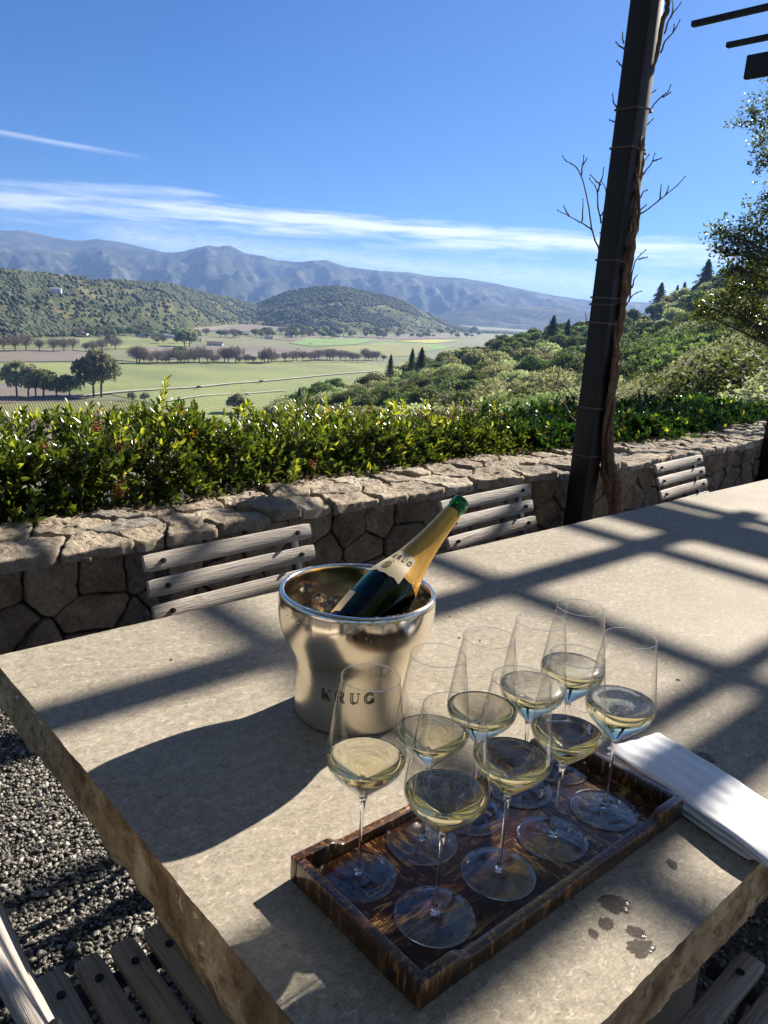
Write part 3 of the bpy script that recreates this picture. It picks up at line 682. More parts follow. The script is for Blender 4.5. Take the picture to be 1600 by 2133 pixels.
def stroke(mb, P, wd, fn, th=0.0003, sub=6):
    """flat ribbon of width wd along the 2-D polyline P, laid on a surface by fn(a,b,h)"""
    Q = []
    for a, b in zip(P[:-1], P[1:]):
        for k in range(sub): Q.append((a[0]+(b[0]-a[0])*k/sub, a[1]+(b[1]-a[1])*k/sub))
    Q.append(P[-1]); V = []; n = len(Q)
    for i, q in enumerate(Q):
        a = Q[max(i-1, 0)]; b = Q[min(i+1, n-1)]; dx, dy = b[0]-a[0], b[1]-a[1]; l = math.hypot(dx, dy)+1e-9; nx, ny = -dy/l*wd/2, dx/l*wd/2
        V += [fn(q[0]+nx, q[1]+ny, th), fn(q[0]-nx, q[1]-ny, th), fn(q[0]+nx, q[1]+ny, 0), fn(q[0]-nx, q[1]-ny, 0)]
    F = []
    for i in range(n-1):
        a = i*4; b = a+4
        F += [(a, a+1, b+1, b), (a+2, b+2, b+3, a+3), (a, b, b+2, a+2), (a+1, a+3, b+3, b+1)]
    F += [(0, 2, 3, 1), ((n-1)*4, (n-1)*4+1, (n-1)*4+3, (n-1)*4+2)]
    mb.add(V, F)
def arc(cx, cy, rx, ry, a0, a1, n=12): return [(cx+rx*math.cos(R(a0+(a1-a0)*k/n)), cy+ry*math.sin(R(a0+(a1-a0)*k/n))) for k in range(n+1)]
# hollow serif capitals in a unit box: thick strokes are drawn as two fine parallel lines
def letter_paths(ch):
    t = 0.16
    if ch == 'K':
        return [([(0.14, 0), (0.14, 1)], 't'), ([(0.30, 0.48), (0.80, 0.98)], 'n'), ([(0.34, 0.50), (0.80, 0.02)], 't'), ([(0.0, 0), (0.32, 0)], 'n'), ([(0.0, 1), (0.32, 1)], 'n'), ([(0.62, 0), (0.98, 0)], 'n'), ([(0.62, 1), (0.96, 1)], 'n')]
    if ch == 'R':
        return [([(0.14, 0), (0.14, 1)], 't'), ([(0.14, 1), (0.45, 1)]+arc(0.45, 0.76, 0.26, 0.24, 90, -90)+[(0.22, 0.52)], 't'), ([(0.45, 0.50), (0.76, 0.02)], 't'), ([(0.0, 0), (0.32, 0)], 'n'), ([(0.0, 1), (0.3, 1)], 'n'), ([(0.66, 0), (0.98, 0)], 'n')]
    if ch == 'U':
        return [([(0.18, 1), (0.18, 0.33)]+arc(0.48, 0.30, 0.30, 0.27, 180, 270), 't'), (arc(0.48, 0.30, 0.30, 0.27, 270, 360)+[(0.78, 1)], 'n'), ([(0.0, 1), (0.36, 1)], 'n'), ([(0.62, 1), (0.94, 1)], 'n')]
    if ch == 'G':
        return [(arc(0.48, 0.5, 0.40, 0.47, 42, 325), 't'), ([(0.82, 0.0), (0.82, 0.40)], 't'), ([(0.62, 0.41), (0.98, 0.41)], 'n'), ([(0.80, 0.68), (0.80, 0.98)], 'n')]
    return []
def word(text, fn, wd, ht, gap, x0, hollow=True, ts=0.17, ns=0.075):
    mb = MB(); x = x0
    for ch in text:
        for P, kind in letter_paths(ch):
            if kind == 'n': stroke(mb, [(x+a*wd, b*ht) for a, b in P], ns*ht, fn, sub=3)
            else:
                Pn = [(x+a*wd, b*ht) for a, b in P]
                if hollow:
                    for s in (-1, 1):
                        Q = []
                        for i, q in enumerate(Pn):
                            a = Pn[max(i-1, 0)]; b = Pn[min(i+1, len(Pn)-1)]; dx, dy = b[0]-a[0], b[1]-a[1]; l = math.hypot(dx, dy)+1e-9
                            Q.append((q[0]-dy/l*s*ts*ht*0.5, q[1]+dx/l*s*ts*ht*0.5))
                        stroke(mb, Q, ns*1.35*ht, fn, sub=3)
                else: stroke(mb, Pn, ts*ht, fn, sub=3)
        x += wd+gap
    return mb
M_letter = plain('engraved_lettering', (0.045, 0.025, 0.015), 0.6, vs=200)
lz, lR = 0.0590, 0.0902
pL = at_plane(683, 1457, (BX, BY-lR, ZT), (0, 1, 0)); pR = at_plane(791, 1457, (BX, BY-lR, ZT), (0, 1, 0))
camang = math.atan2(-BY, -BX)
def bfn(a, b, h):
    q = camang-0.10+a/lR; return ((lR+0.0001+h)*math.cos(q), (lR+0.0001+h)*math.sin(q), lz+b)
word('KRUG', bfn, 0.0158, 0.0165, 0.0062, -0.0375).obj('bucket_lettering', M_letter, bucket, smooth=False)
mb = MB(); rb_ = random.Random(44); bm = bmesh.new(); bmesh.ops.create_icosphere(bm, subdivisions=2, radius=1); bv_ = [v.co.copy() for v in bm.verts]; bf_ = [tuple(v.index for v in f.verts) for f in bm.faces]; bm.free()
for k in range(170):
    a = rb_.uniform(0, 6.283); s = rb_.uniform(0.0005, 0.0016)
    if k < 90: rr_, zz_ = 0.1150+rb_.uniform(-0.002, 0.004), 0.2072
    elif k < 130: rr_, zz_ = 0.1215, rb_.uniform(0.172, 0.20)
    else: rr_, zz_ = 0.1129, rb_.uniform(0.16, 0.198)
    mb.add([(v.x*s+rr_*math.cos(a), v.y*s+rr_*math.sin(a), v.z*s*0.7+zz_) for v in bv_], bf_)
mb.obj('water_beads', glass('dew', (1, 1, 1), 1.33), bucket, angle=0)
# iced water inside
def mat_water():
    m, nt, b = newmat('iced_water'); nt.nodes.remove(b)
    g = nt.nodes.new('ShaderNodeBsdfGlass'); g.inputs['IOR'].default_value = 1.33; g.inputs['Color'].default_value = (0.93, 0.94, 0.90, 1); g.inputs['Roughness'].default_value = 0.0
    bp = nt.nodes.new('ShaderNodeBump'); bp.inputs['Strength'].default_value = 0.25; bp.inputs['Distance'].default_value = 0.004; nt.links.new(noise(nt, coords(nt), 30, 3), bp.inputs['Height']); nt.links.new(bp.outputs[0], g.inputs['Normal'])
    nt.links.new(g.outputs[0], nt.nodes['Material Output'].inputs['Surface']); return m
wz = 0.150
wt = thing('iced_water', 'dark iced water with melting cubes filling the bucket', 'water', (BX, BY, ZT), kind=None)
MB().lathe([(0, 0.009), (0.077, 0.010), (0.0812, 0.021), (0.0822, 0.08), (0.0852, 0.104), (0.0942, 0.122), (0.1030, 0.137), (0.1083, wz), (0, wz)], 96).obj('water', mat_water(), wt, angle=0)
ri = random.Random(3); M_ice = glass('ice', (0.97, 0.985, 1.0), 1.31, 0.04)
icepos = [(-0.075, 0.02), (-0.062, -0.02), (-0.04, 0.055), (-0.083, -0.01), (-0.055, 0.04), (-0.02, 0.075), (0.02, 0.085), (0.065, 0.05), (0.083, 0.0), (-0.03, 0.03), (-0.06, 0.065), (0.05, 0.075), (0.08, -0.03), (-0.075, -0.045), (0.0, 0.06)]
for i, (ix, iy) in enumerate(icepos):
    ic = thing('ice_cube', 'half melted clear ice cube floating in the bucket water', 'ice cube', (BX+ix, BY+iy, ZT+wz-0.002+ri.uniform(-0.004, 0.006)), 0, 'ice cubes in the bucket')
    bm = bmesh.new(); bmesh.ops.create_cube(bm, size=1.0); bmesh.ops.subdivide_edges(bm, edges=bm.edges, cuts=4, use_grid_fill=True)
    s = ri.uniform(0.020, 0.029)
    for v in bm.verts:
        c = v.co.copy(); k = max(abs(c.x), abs(c.y), abs(c.z))/c.length if c.length else 1
        v.co = c*(0.55+0.45*k)*1.15*s*(1+0.1*mnoise.noise(c*3+Vector((i, 0, 0))))
    for f in bm.faces: f.smooth = True
    me = bpy.data.meshes.new('ice'); bm.to_mesh(me); bm.free()
    o = link('ice_body', me, M_ice, ic); ic.rotation_euler = (ri.uniform(0, 3), ri.uniform(0, 3), ri.uniform(0, 3))

# ------------------------------------------------------------------ champagne bottle
def pdepth(px, py, d): return CO + ray(px, py)*d
Mo = pdepth(963, 1043, 1.285); Qp = pdepth(802, 1238, 1.195)
ax = (Mo-Qp)/np.linalg.norm(Mo-Qp); BL = 0.315; base = Mo-ax*BL
bt = thing('champagne_bottle', 'opened green champagne bottle with gold neck foil leaning out of the bucket', 'bottle', base)
bt.rotation_mode = 'QUATERNION'
zq = Vector(ax); camdir = Vector((CO-base)); xq = (camdir-zq*camdir.dot(zq)).normalized(); yq = zq.cross(xq)      # local +x looks at the camera side
bt.rotation_quaternion = Matrix((xq, yq, zq)).transposed().to_quaternion()
prof = [(0.000, 0.004), (0.020, 0.002), (0.038, 0.0), (0.0425, 0.001), (0.0448, 0.005), (0.0453, 0.02), (0.0455, 0.082), (0.0450, 0.098), (0.0425, 0.114), (0.0385, 0.131), (0.0332, 0.147), (0.0286, 0.164), (0.0245, 0.184), (0.0208, 0.207), (0.0180, 0.233), (0.0160, 0.258), (0.0147, 0.28), (0.0139, 0.2965)]
bp_ = [tuple(p) for p in spline([np.array(p) for p in prof[5:]], 4)]
def brad(z): return float(np.interp(z, [p[1] for p in bp_], [p[0] for p in bp_]))
lip = [(0.0140, 0.2975), (0.0156, 0.2985), (0.0161, 0.3015), (0.0156, 0.3045), (0.0146, 0.3055), (0.0144, 0.3085), (0.0148, 0.3110), (0.0142, 0.3135), (0.0128, 0.3147), (0.0110, 0.3143), (0.0100, 0.3125)]
inn = [(0.0095, 0.29), (0.0110, 0.26), (0.0150, 0.22), (0.0205, 0.175), (0.029, 0.142), (0.037, 0.12), (0.0420, 0.10), (0.0425, 0.08), (0.0425, 0.01), (0, 0.012)]
def mat_bottle():
    m, nt, b = newmat('green_bottle_glass'); setb(b, Base_Color=(0.02, 0.22, 0.03), Roughness=0.02, IOR=1.5); b.inputs['Transmission Weight'].default_value = 1.0; return m
MB().lathe(prof[:5]+bp_+lip+inn, 96).obj('bottle_glass', mat_bottle(), bt, angle=0)
def mat_darkwine():
    m, nt, b = newmat('wine_in_bottle'); setb(b, Base_Color=(0.004, 0.012, 0.02), Roughness=0.15); return m
# the wine left inside stays below the shoulder: seen through the green it reads almost black
MB().lathe([(0, 0.013), (0.0418, 0.013), (0.0418, 0.082), (0.0410, 0.100), (0.0360, 0.120), (0.0280, 0.142), (0.0195, 0.175), (0, 0.176)], 64).obj('wine_inside', mat_darkwine(), bt, angle=0)
def mat_gold():
    m, nt, b = newmat('gold_foil'); c = coords(nt)
    n1 = noise(nt, mapping(nt, c, (40, 40, 10)), 2, 5, 0.6, 0.5)
    nt.links.new(ramp(nt, n1, [(0.3, (0.66, 0.32, 0.045)), (0.7, (0.86, 0.48, 0.10))]), b.inputs['Base Color']); setb(b, Roughness=0.32, Metallic=0.5)
    bump(nt, b, n1, 0.18, 0.003); return m
M_gold = mat_gold(); M_cream = plain('cream_label_paper', (0.64, 0.52, 0.31), 0.5, vs=40, var=0.08, bs=0.1)
def skin(z0f, z1f, a0, a1, off, n=72, m=40):
    V = []; F = []; full = abs(a1-a0) > 6.28
    for i in range(n+1):
        a = a0+(a1-a0)*i/n; z0, z1 = z0f(a), z1f(a)
        for j in range(m+1):
            z = z0+(z1-z0)*j/m; r = brad(z)+off; V.append((r*math.cos(a), r*math.sin(a), z))
    for i in range(n):
        for j in range(m): F.append((i*(m+1)+j, (i+1)*(m+1)+j, (i+1)*(m+1)+j+1, i*(m+1)+j+1))
    return V, F
def solidskin(*a, th=0.00025):
    V1, F1 = skin(*a); b = list(a); b[4] += th; V2, F2 = skin(*b); k = len(V1)
    return MB().add(V1, [f[::-1] for f in F1]).add(V2, F2)
foot_ = lambda a: 0.122+0.004*math.cos(a-0.3)+0.0022*mnoise.noise(Vector((math.cos(a)*3, math.sin(a)*3, 1)))
head_ = lambda a: 0.2865+0.0030*mnoise.noise(Vector((math.cos(a)*2, math.sin(a)*2, 5)))+(-0.006 if abs((a % 6.283)-0.7) < 0.22 else 0)
solidskin(foot_, head_, 0, 2*math.pi, 0.0004).obj('gold_foil', M_gold, bt, angle=0)
lo_ = lambda a: 0.1110+0.0065*mnoise.noise(Vector((a*3.1, 0, 2)))+0.0018*mnoise.noise(Vector((a*14, 0, 3)))+0.006*max(0, -a-1.3)
shield = solidskin(lo_, lambda a: 0.166-0.004*(a+0.7)**2, -2.0, 0.14, 0.0007).obj('neck_label', M_cream, bt, angle=0)
M_ink = plain('label_ink', (0.10, 0.035, 0.02), 0.6, vs=200)
def nfn(a, b, h):
    z = 0.148+b; r = brad(z)+0.0011; q = -0.46+a/r; return ((r+h)*math.cos(q), (r+h)*math.sin(q), z)
word('KRUG', nfn, 0.0074, 0.0084, 0.0024, -0.0185, hollow=False, ts=0.2, ns=0.07).obj('label_lettering', M_ink, shield, smooth=False)
mb = MB()
def cfn(a, b, h):
    z = 0.130+b; r = brad(z)+0.0011; q = -0.75+a/r; return ((r+h)*math.cos(q), (r+h)*math.sin(q), z)
stroke(mb, arc(0, 0, 0.0072, 0.0072, 0, 360, 28), 0.0007, cfn, sub=1); stroke(mb, arc(0, 0, 0.0050, 0.0052, 0, 360, 24), 0.0005, cfn, sub=1)
for k in range(7):
    a = R(k*360/7); stroke(mb, [(0.0012*math.cos(a), 0.0012*math.sin(a)), (0.0042*math.cos(a+0.5), 0.0042*math.sin(a+0.5))], 0.0009, cfn, sub=2)
for k in range(-2, 3): stroke(mb, [(k*0.003-0.001, 0.0098+0.0012*(2-abs(k))), (k*0.003+0.001, 0.0094+0.0012*(2-abs(k)))], 0.0009, cfn, sub=1)
mb.obj('label_crest', plain('crest_ink', (0.30, 0.20, 0.10), 0.6), shield, smooth=False)
solidskin(lambda a: 0.020+0.003*math.sin(a*5), lambda a: 0.066+0.004*math.sin(a*3+1), -2.6, -0.9, 0.0005).obj('body_label', M_cream, bt, angle=0)
# beads of water on the foil
mb = MB()
for (zb, ab, rb) in ((0.134, 0.62, 0.0024), (0.128, 0.78, 0.0028), (0.140, 0.82, 0.0015), (0.126, 0.55, 0.0013), (0.149, 0.75, 0.0011), (0.124, 0.68, 0.0016)):
    bm = bmesh.new(); bmesh.ops.create_uvsphere(bm, u_segments=14, v_segments=8, radius=rb); r = brad(zb)+0.0008
    V = [(v.co.x+r*math.cos(ab), v.co.y+r*math.sin(ab), v.co.z+zb) for v in bm.verts]; F = [tuple(v.index for v in f.verts) for f in bm.faces]; bm.free(); mb.add(V, F)
mb.obj('water_beads', glass('drop', (1, 1, 1), 1.33), bt, angle=0)

# ------------------------------------------------------------------ folded napkin
nap = thing('napkin', 'folded white linen napkin lying against the right end of the tray', 'napkin', (0, 0, 0))
P0 = np.array([0.352, 1.015, 0]); dl = np.array([0.500, -0.866, 0]); dw = np.array([0.866, 0.500, 0])
M_lin = None
def mat_linen():
    m, nt, b = newmat('white_linen'); c = coords(nt); setb(b, Base_Color=(0.80, 0.80, 0.80), Roughness=0.85)
    w1 = nt.nodes.new('ShaderNodeTexWave'); w1.inputs['Scale'].default_value = 260; nt.links.new(mapping(nt, c, rot=(0, 0, 1.05)), w1.inputs['Vector'])
    w2 = nt.nodes.new('ShaderNodeTexWave'); w2.inputs['Scale'].default_value = 260; nt.links.new(mapping(nt, c, rot=(0, 0, 1.05+1.57)), w2.inputs['Vector'])
    bump(nt, b, mth(nt, 'ADD', mth(nt, 'ADD', w1.outputs['Fac'], w2.outputs['Fac']), mth(nt, 'MULTIPLY', noise(nt, c, 18, 3), 4)), 0.22, 0.0016); return m
M_lin = mat_linen()
def cloth_layer(z0, th, off_l, off_w, Ln, Wd, seed, droop):
    n, m = 60, 30; V = []
    for sgn in (1, -1):
        for i in range(n+1):
            for j in range(m+1):
                s = i/n; t = j/m; a = s*Ln+off_l; b = t*Wd+off_w
                edge_ = min(t, 1-t, s*2.0, (1-s)*2.0); rd = min(1, edge_/0.035)
                half = th/2*math.sqrt(max(0, 1-(1-rd)**2))
                bulge = 0.0045*math.sin(math.pi*min(1, t*1.0))*math.sin(math.pi*min(1, s*1.2)) if seed == 4 else 0
                wv = 0.0022*fbm(a*14, b*22, seed, 3)+0.0006*math.sin(b*220+seed+2*fbm(a*10, b*10, seed+4, 2))
                endw = max(0, (s-0.80)/0.20)
                z = z0+bulge*0.8+wv+droop*endw**1.6*(0.6+0.8*math.sin(t*5.0+seed*1.3))-0.0025*seed*endw**2*(1-t)
                z = max(z, ZT+th/2+0.0006)
                wig = 0.005*endw*math.sin(t*7+seed*2)
                P = P0+dl*(a+wig)+dw*(b+0.0015*math.sin(a*30+seed)); V.append((P[0], P[1], z+sgn*half))
    k = (n+1)*(m+1); F = []
    for i in range(n):
        for j in range(m):
            a = i*(m+1)+j; F.append((a, a+m+1, a+m+2, a+1)); F.append((k+a, k+a+1, k+a+m+2, k+a+m+1))
    mb = MB().add(V, F); me = mb.mesh('napkin_layer', True, 0, 2, 0); return me
for i, (z0, th, ol, ow, Ln, Wd, dr) in enumerate(((0.0030, 0.0050, 0.004, 0.000, 0.236, 0.108, 0.0), (0.0078, 0.0046, 0.010, 0.004, 0.246, 0.104, 0.002), (0.0124, 0.0046, 0.001, -0.002, 0.258, 0.109, 0.005), (0.0170, 0.0046, 0.006, 0.003, 0.266, 0.104, 0.010), (0.0218, 0.0054, 0.0, 0.000, 0.280, 0.110, 0.016))):
    link('napkin_fold', cloth_layer(ZT+z0, th, ol, ow, Ln, Wd, i, dr), M_lin, nap)

# ------------------------------------------------------------------ water splashes and crumbs on the table
def mat_wet():
    m, nt, b = newmat('wet_stone'); nt.nodes.remove(b)
    tr = nt.nodes.new('ShaderNodeBsdfTransparent'); tr.inputs['Color'].default_value = (0.56, 0.55, 0.56, 1)
    gl = nt.nodes.new('ShaderNodeBsdfGlossy'); gl.inputs['Roughness'].default_value = 0.18
    lw = nt.nodes.new('ShaderNodeLayerWeight'); ms = nt.nodes.new('ShaderNodeMixShader')
    nt.links.new(mth(nt, 'ADD', mth(nt, 'MULTIPLY', mth(nt, 'POWER', lw.outputs['Facing'], 5.0), 0.6), 0.012, True), ms.inputs[0]); nt.links.new(tr.outputs[0], ms.inputs[1]); nt.links.new(gl.outputs[0], ms.inputs[2]); nt.links.new(ms.outputs[0], nt.nodes['Material Output'].inputs['Surface']); return m
M_wet = mat_wet()
SP = [(0.287, 0.725, 0.0165, 'ragged splash of water by the tray, largest and farthest of the lower cluster'), (0.269, 0.694, 0.0095, 'small star shaped splash of water nearest the tray side'), (0.252, 0.679, 0.0060, 'tiny round water spot left of the splash cluster'),
      (0.299, 0.685, 0.0100, 'oval water spot between the ragged splash and the table edge'), (0.297, 0.664, 0.0140, 'wide wet splash closest to the table edge'), (0.376, 0.797, 0.0080, 'faint water spot in the sun below the tray corner'), (0.508, 1.042, 0.018, 'water splash on the stone beyond the napkin')]
for i, (sx, sy, sr, lab) in enumerate(SP):
    n = 64; mb = MB(); V = []
    for k in range(n):
        a = 2*math.pi*k/n; r = 0.86*sr*(1+0.30*fbm(math.cos(a)*2.2, math.sin(a)*2.2, i*3.1, 4)+0.13*abs(math.sin(a*(5+i % 4)+i)))
        V.append((r*math.cos(a)*1.15, r*math.sin(a)*0.9, 0))
    V2 = [(v[0]*0.97, v[1]*0.97, 0.0004) for v in V]; V3 = [(v[0]*0.5, v[1]*0.5, 0.0006) for v in V]
    F = []
    for k in range(n):
        j = (k+1) % n; F += [(k, j, n+j, n+k), (n+k, n+j, 2*n+j, 2*n+k)]
    mb.add(V+V2+V3, F+[tuple(range(2*n, 3*n))])
    o = mb.obj('water_splash', M_wet, None, smooth=True, loc=(sx, sy, ZT+0.0003), rot=(0, 0, i*0.9)); setp(o, lab, 'water splash', 'splashes of water on the table')
M_crumb = plain('dry_crumb', (0.06, 0.045, 0.03), 0.9, vs=300)
for i, (sx, sy, s, lab) in enumerate(((0.562, 1.301, 0.0045, 'dark crumb of dried leaf on the sunny stone right of the glasses'), (0.156, 1.535, 0.0040, 'thin dark crumb on the stone just right of the bucket rim'), (0.167, 1.427, 0.0035, 'curled dark crumb on the stone behind the back row of glasses'), (0.208, 1.42, 0.0030, 'smallest dark crumb on the stone behind the back row of glasses'), (0.9, 2.02, 0.004, 'dark crumb on the far stretch of the stone table'), (-0.36, 1.25, 0.004, 'pale brown crumb on the sunny far left corner of the table'))):
    mb = MB().tube(spline([(-s, 0, 0.001), (-s*0.3, s*0.35, 0.0015), (s*0.4, s*0.1, 0.001), (s, -s*0.4, 0.0016)], 3), [0.0004, 0.0006, 0.0009, 0.001, 0.001, 0.0009, 0.0008, 0.0006, 0.0005, 0.0003], 6)
    setp(mb.obj('leaf_crumb', M_crumb, None, loc=(sx, sy, ZT), rot=(0, 0, i*1.7)), lab, 'crumb', 'dry crumbs on the table')
# ------------------------------------------------------------------ pergola: posts, beams, purlins, slats
M_post = plain('dark_brown_painted_steel', (0.008, 0.0055, 0.0075), 0.6, 0.0, vs=5, var=0.25)
perg = thing('pergola', 'dark steel pergola with square posts and overhead slats above the table', 'pergola', T(4.1, 2.62, 0), TROT)
pu, pn = 4.1, 2.62
def pbox(name, u0, u1, n0, n1, z0, z1, bev=0.003):
    return MB().box(((u0+u1)/2-pu, (n0+n1)/2-pn, (z0+z1)/2), (u1-u0, n1-n0, z1-z0)).obj(name, M_post, perg, smooth=True, bevel=bev)
PW = 0.130; ZB0, ZB1 = ZT+2.80, ZT+2.993; ZP0, ZP1 = ZB1+0.001, ZT+3.055+0.028; ZS0, ZS1 = ZP1+0.001, ZP1+0.043
for (uu, nn_) in ((4.085, 2.62), (7.345, 2.785)): pbox('post', uu-PW/2, uu+PW/2, nn_-PW/2, nn_+PW/2, -0.0, ZB0-0.001, 0.006)
for (uu, nn_) in ((4.1, -2.6), (7.345, -2.6), (0.865, -2.6)): pbox('post', uu-PW/2, uu+PW/2, nn_-PW/2, nn_+PW/2, -0.0, ZB0-0.001, 0.006)
for (uu) in (0.865, 4.1, 7.345): pbox('beam', uu-0.03, uu+0.03, -3.0, 3.62, ZB0, ZB1, 0.012)
for k in range(-1, 16):
    us_ = 7.325-k*0.645
    if us_ > 8.2: continue
    pbox('roof_slat', us_-0.027, us_+0.027, -3.4, 3.82, ZS0, ZS1, 0.004)
for nn_, ww in ((1.612, 0.092), (1.058, 0.054), (0.93, 0.118), (0.26, 0.066), (-0.35, 0.066), (-1.0, 0.066), (2.25, 0.066), (2.95, 0.066)):
    pbox('purlin', -3.0, 7.93 if nn_ < 2 else 7.5, nn_-ww/2, nn_+ww/2, ZP0, ZP1, 0.004)

# ------------------------------------------------------------------ wisteria on the post
M_vine = plain('vine_bark', (0.15, 0.09, 0.055), 0.85, vs=40, var=0.45, bs=0.5); M_twig = plain('vine_twig', (0.16, 0.115, 0.085), 0.8, vs=60, var=0.3)
vine = thing('climbing_vine', 'bare winter vine with twisted trunk strapped to the dark post', 'vine', T(4.2, 2.6, 0))
VB = np.array(vine.location)
pc = T(4.1, 2.62, 0); vdir = np.array([pc[0], pc[1], 0]); vdir /= np.linalg.norm(vdir)
def vp(px, py, off=0.0): return at_plane(px, py, pc+vdir*off, vdir)-VB
def vtube(mb, pts, r0, r1, off=0.0, seg=7, sub=5, jit=0.0):
    P = spline([vp(p[0], p[1], off if len(p) < 3 else p[2]) for p in pts], sub); n = len(P)
    if jit: P = [p+jit*np.array([fbm(i*.5, 1, 0, 2), fbm(i*.5, 2, 0, 2), fbm(i*.5, 3, 0, 2)]) for i, p in enumerate(P)]
    mb.tube(P, [r0+(r1-r0)*i/(n-1) for i in range(n)], seg)
mb = MB()
vtube(mb, [(1284, 1200), (1283, 1100), (1281, 1066), (1276, 1030), (1268, 1005), (1262, 960), (1262, 900), (1268, 850), (1273, 800), (1277, 740), (1283, 690), (1293, 640), (1303, 600), (1310, 540), (1318, 480), (1322, 440), (1325, 400), (1333, 340), (1336, 280)], 0.040, 0.022, 0.03, 9, jit=0.014)
vtube(mb, [(1290, 1100), (1287, 1060), (1288, 1020), (1280, 985), (1272, 955), (1270, 900), (1275, 830), (1280, 770), (1287, 700), (1298, 640), (1300, 560), (1297, 500), (1300, 430), (1310, 370), (1320, 300), (1325, 240), (1335, 190), (1345, 150)], 0.029, 0.016, -0.02, 8, jit=0.014)
vtube(mb, [(1336, 280), (1340, 220), (1345, 160), (1362, 130), (1372, 90), (1378, 50), (1390, 20), (1388, -10), (1370, -40)], 0.019, 0.012, 0.0, 8, jit=0.006)
vtube(mb, [(1345, 165), (1338, 120), (1350, 70), (1368, 30), (1372, -20)], 0.010, 0.008, 0.02, 7, jit=0.004)
vtube(mb, [(1262, 1000), (1255, 985), (1243, 960), (1240, 930), (1246, 890), (1243, 950)], 0.006, 0.004, 0.04, 6)
vtube(mb, [(1277, 1020), (1262, 1005), (1253, 990), (1246, 955), (1250, 915), (1262, 880)], 0.007, 0.005, 0.02, 6)
vtube(mb, [(1270, 940), (1266, 905), (1277, 860), (1276, 800), (1284, 740)], 0.010, 0.009, -0.05, 7, jit=0.006)
rvn = random.Random(12)
for st_k, (x_off, r_a, off_) in enumerate(((-9, 0.016, 0.06), (4, 0.018, -0.07), (9, 0.012, 0.05), (-3, 0.013, -0.04))):
    pts = []
    for i in range(17):
        yy = 1020-i*46; bx = np.interp(yy, [160, 280, 400, 440, 540, 600, 690, 800, 900, 1005, 1066], [1343, 1336, 1325, 1322, 1310, 1303, 1284, 1274, 1264, 1270, 1282])
        pts.append((bx+x_off*math.sin(i*0.9+st_k*1.7)+rvn.uniform(-3, 3), yy, off_*math.cos(i*0.9+st_k*1.7)))
    vtube(mb, pts, r_a, r_a*0.6, 0.0, 7, 4, jit=0.008)
mb.obj('vine_trunk', M_vine, vine, angle=0)
def twigs(lines, r0=0.0052, r1=0.0022, off=0.03):
    for pts in lines:
        mb = MB(); vtube(mb, pts, r0, r1, off, 6, 3, jit=0.004)
        # buds / knuckles
        for p in pts[1:]:
            c = vp(p[0], p[1], off); mb.tube([c-np.array([0, 0, .006]), c, c+np.array([0.002, 0, .007])], [0.001, r1*1.9, 0.0008], 5)
        mb.obj('vine_twig', M_twig, vine, angle=0)
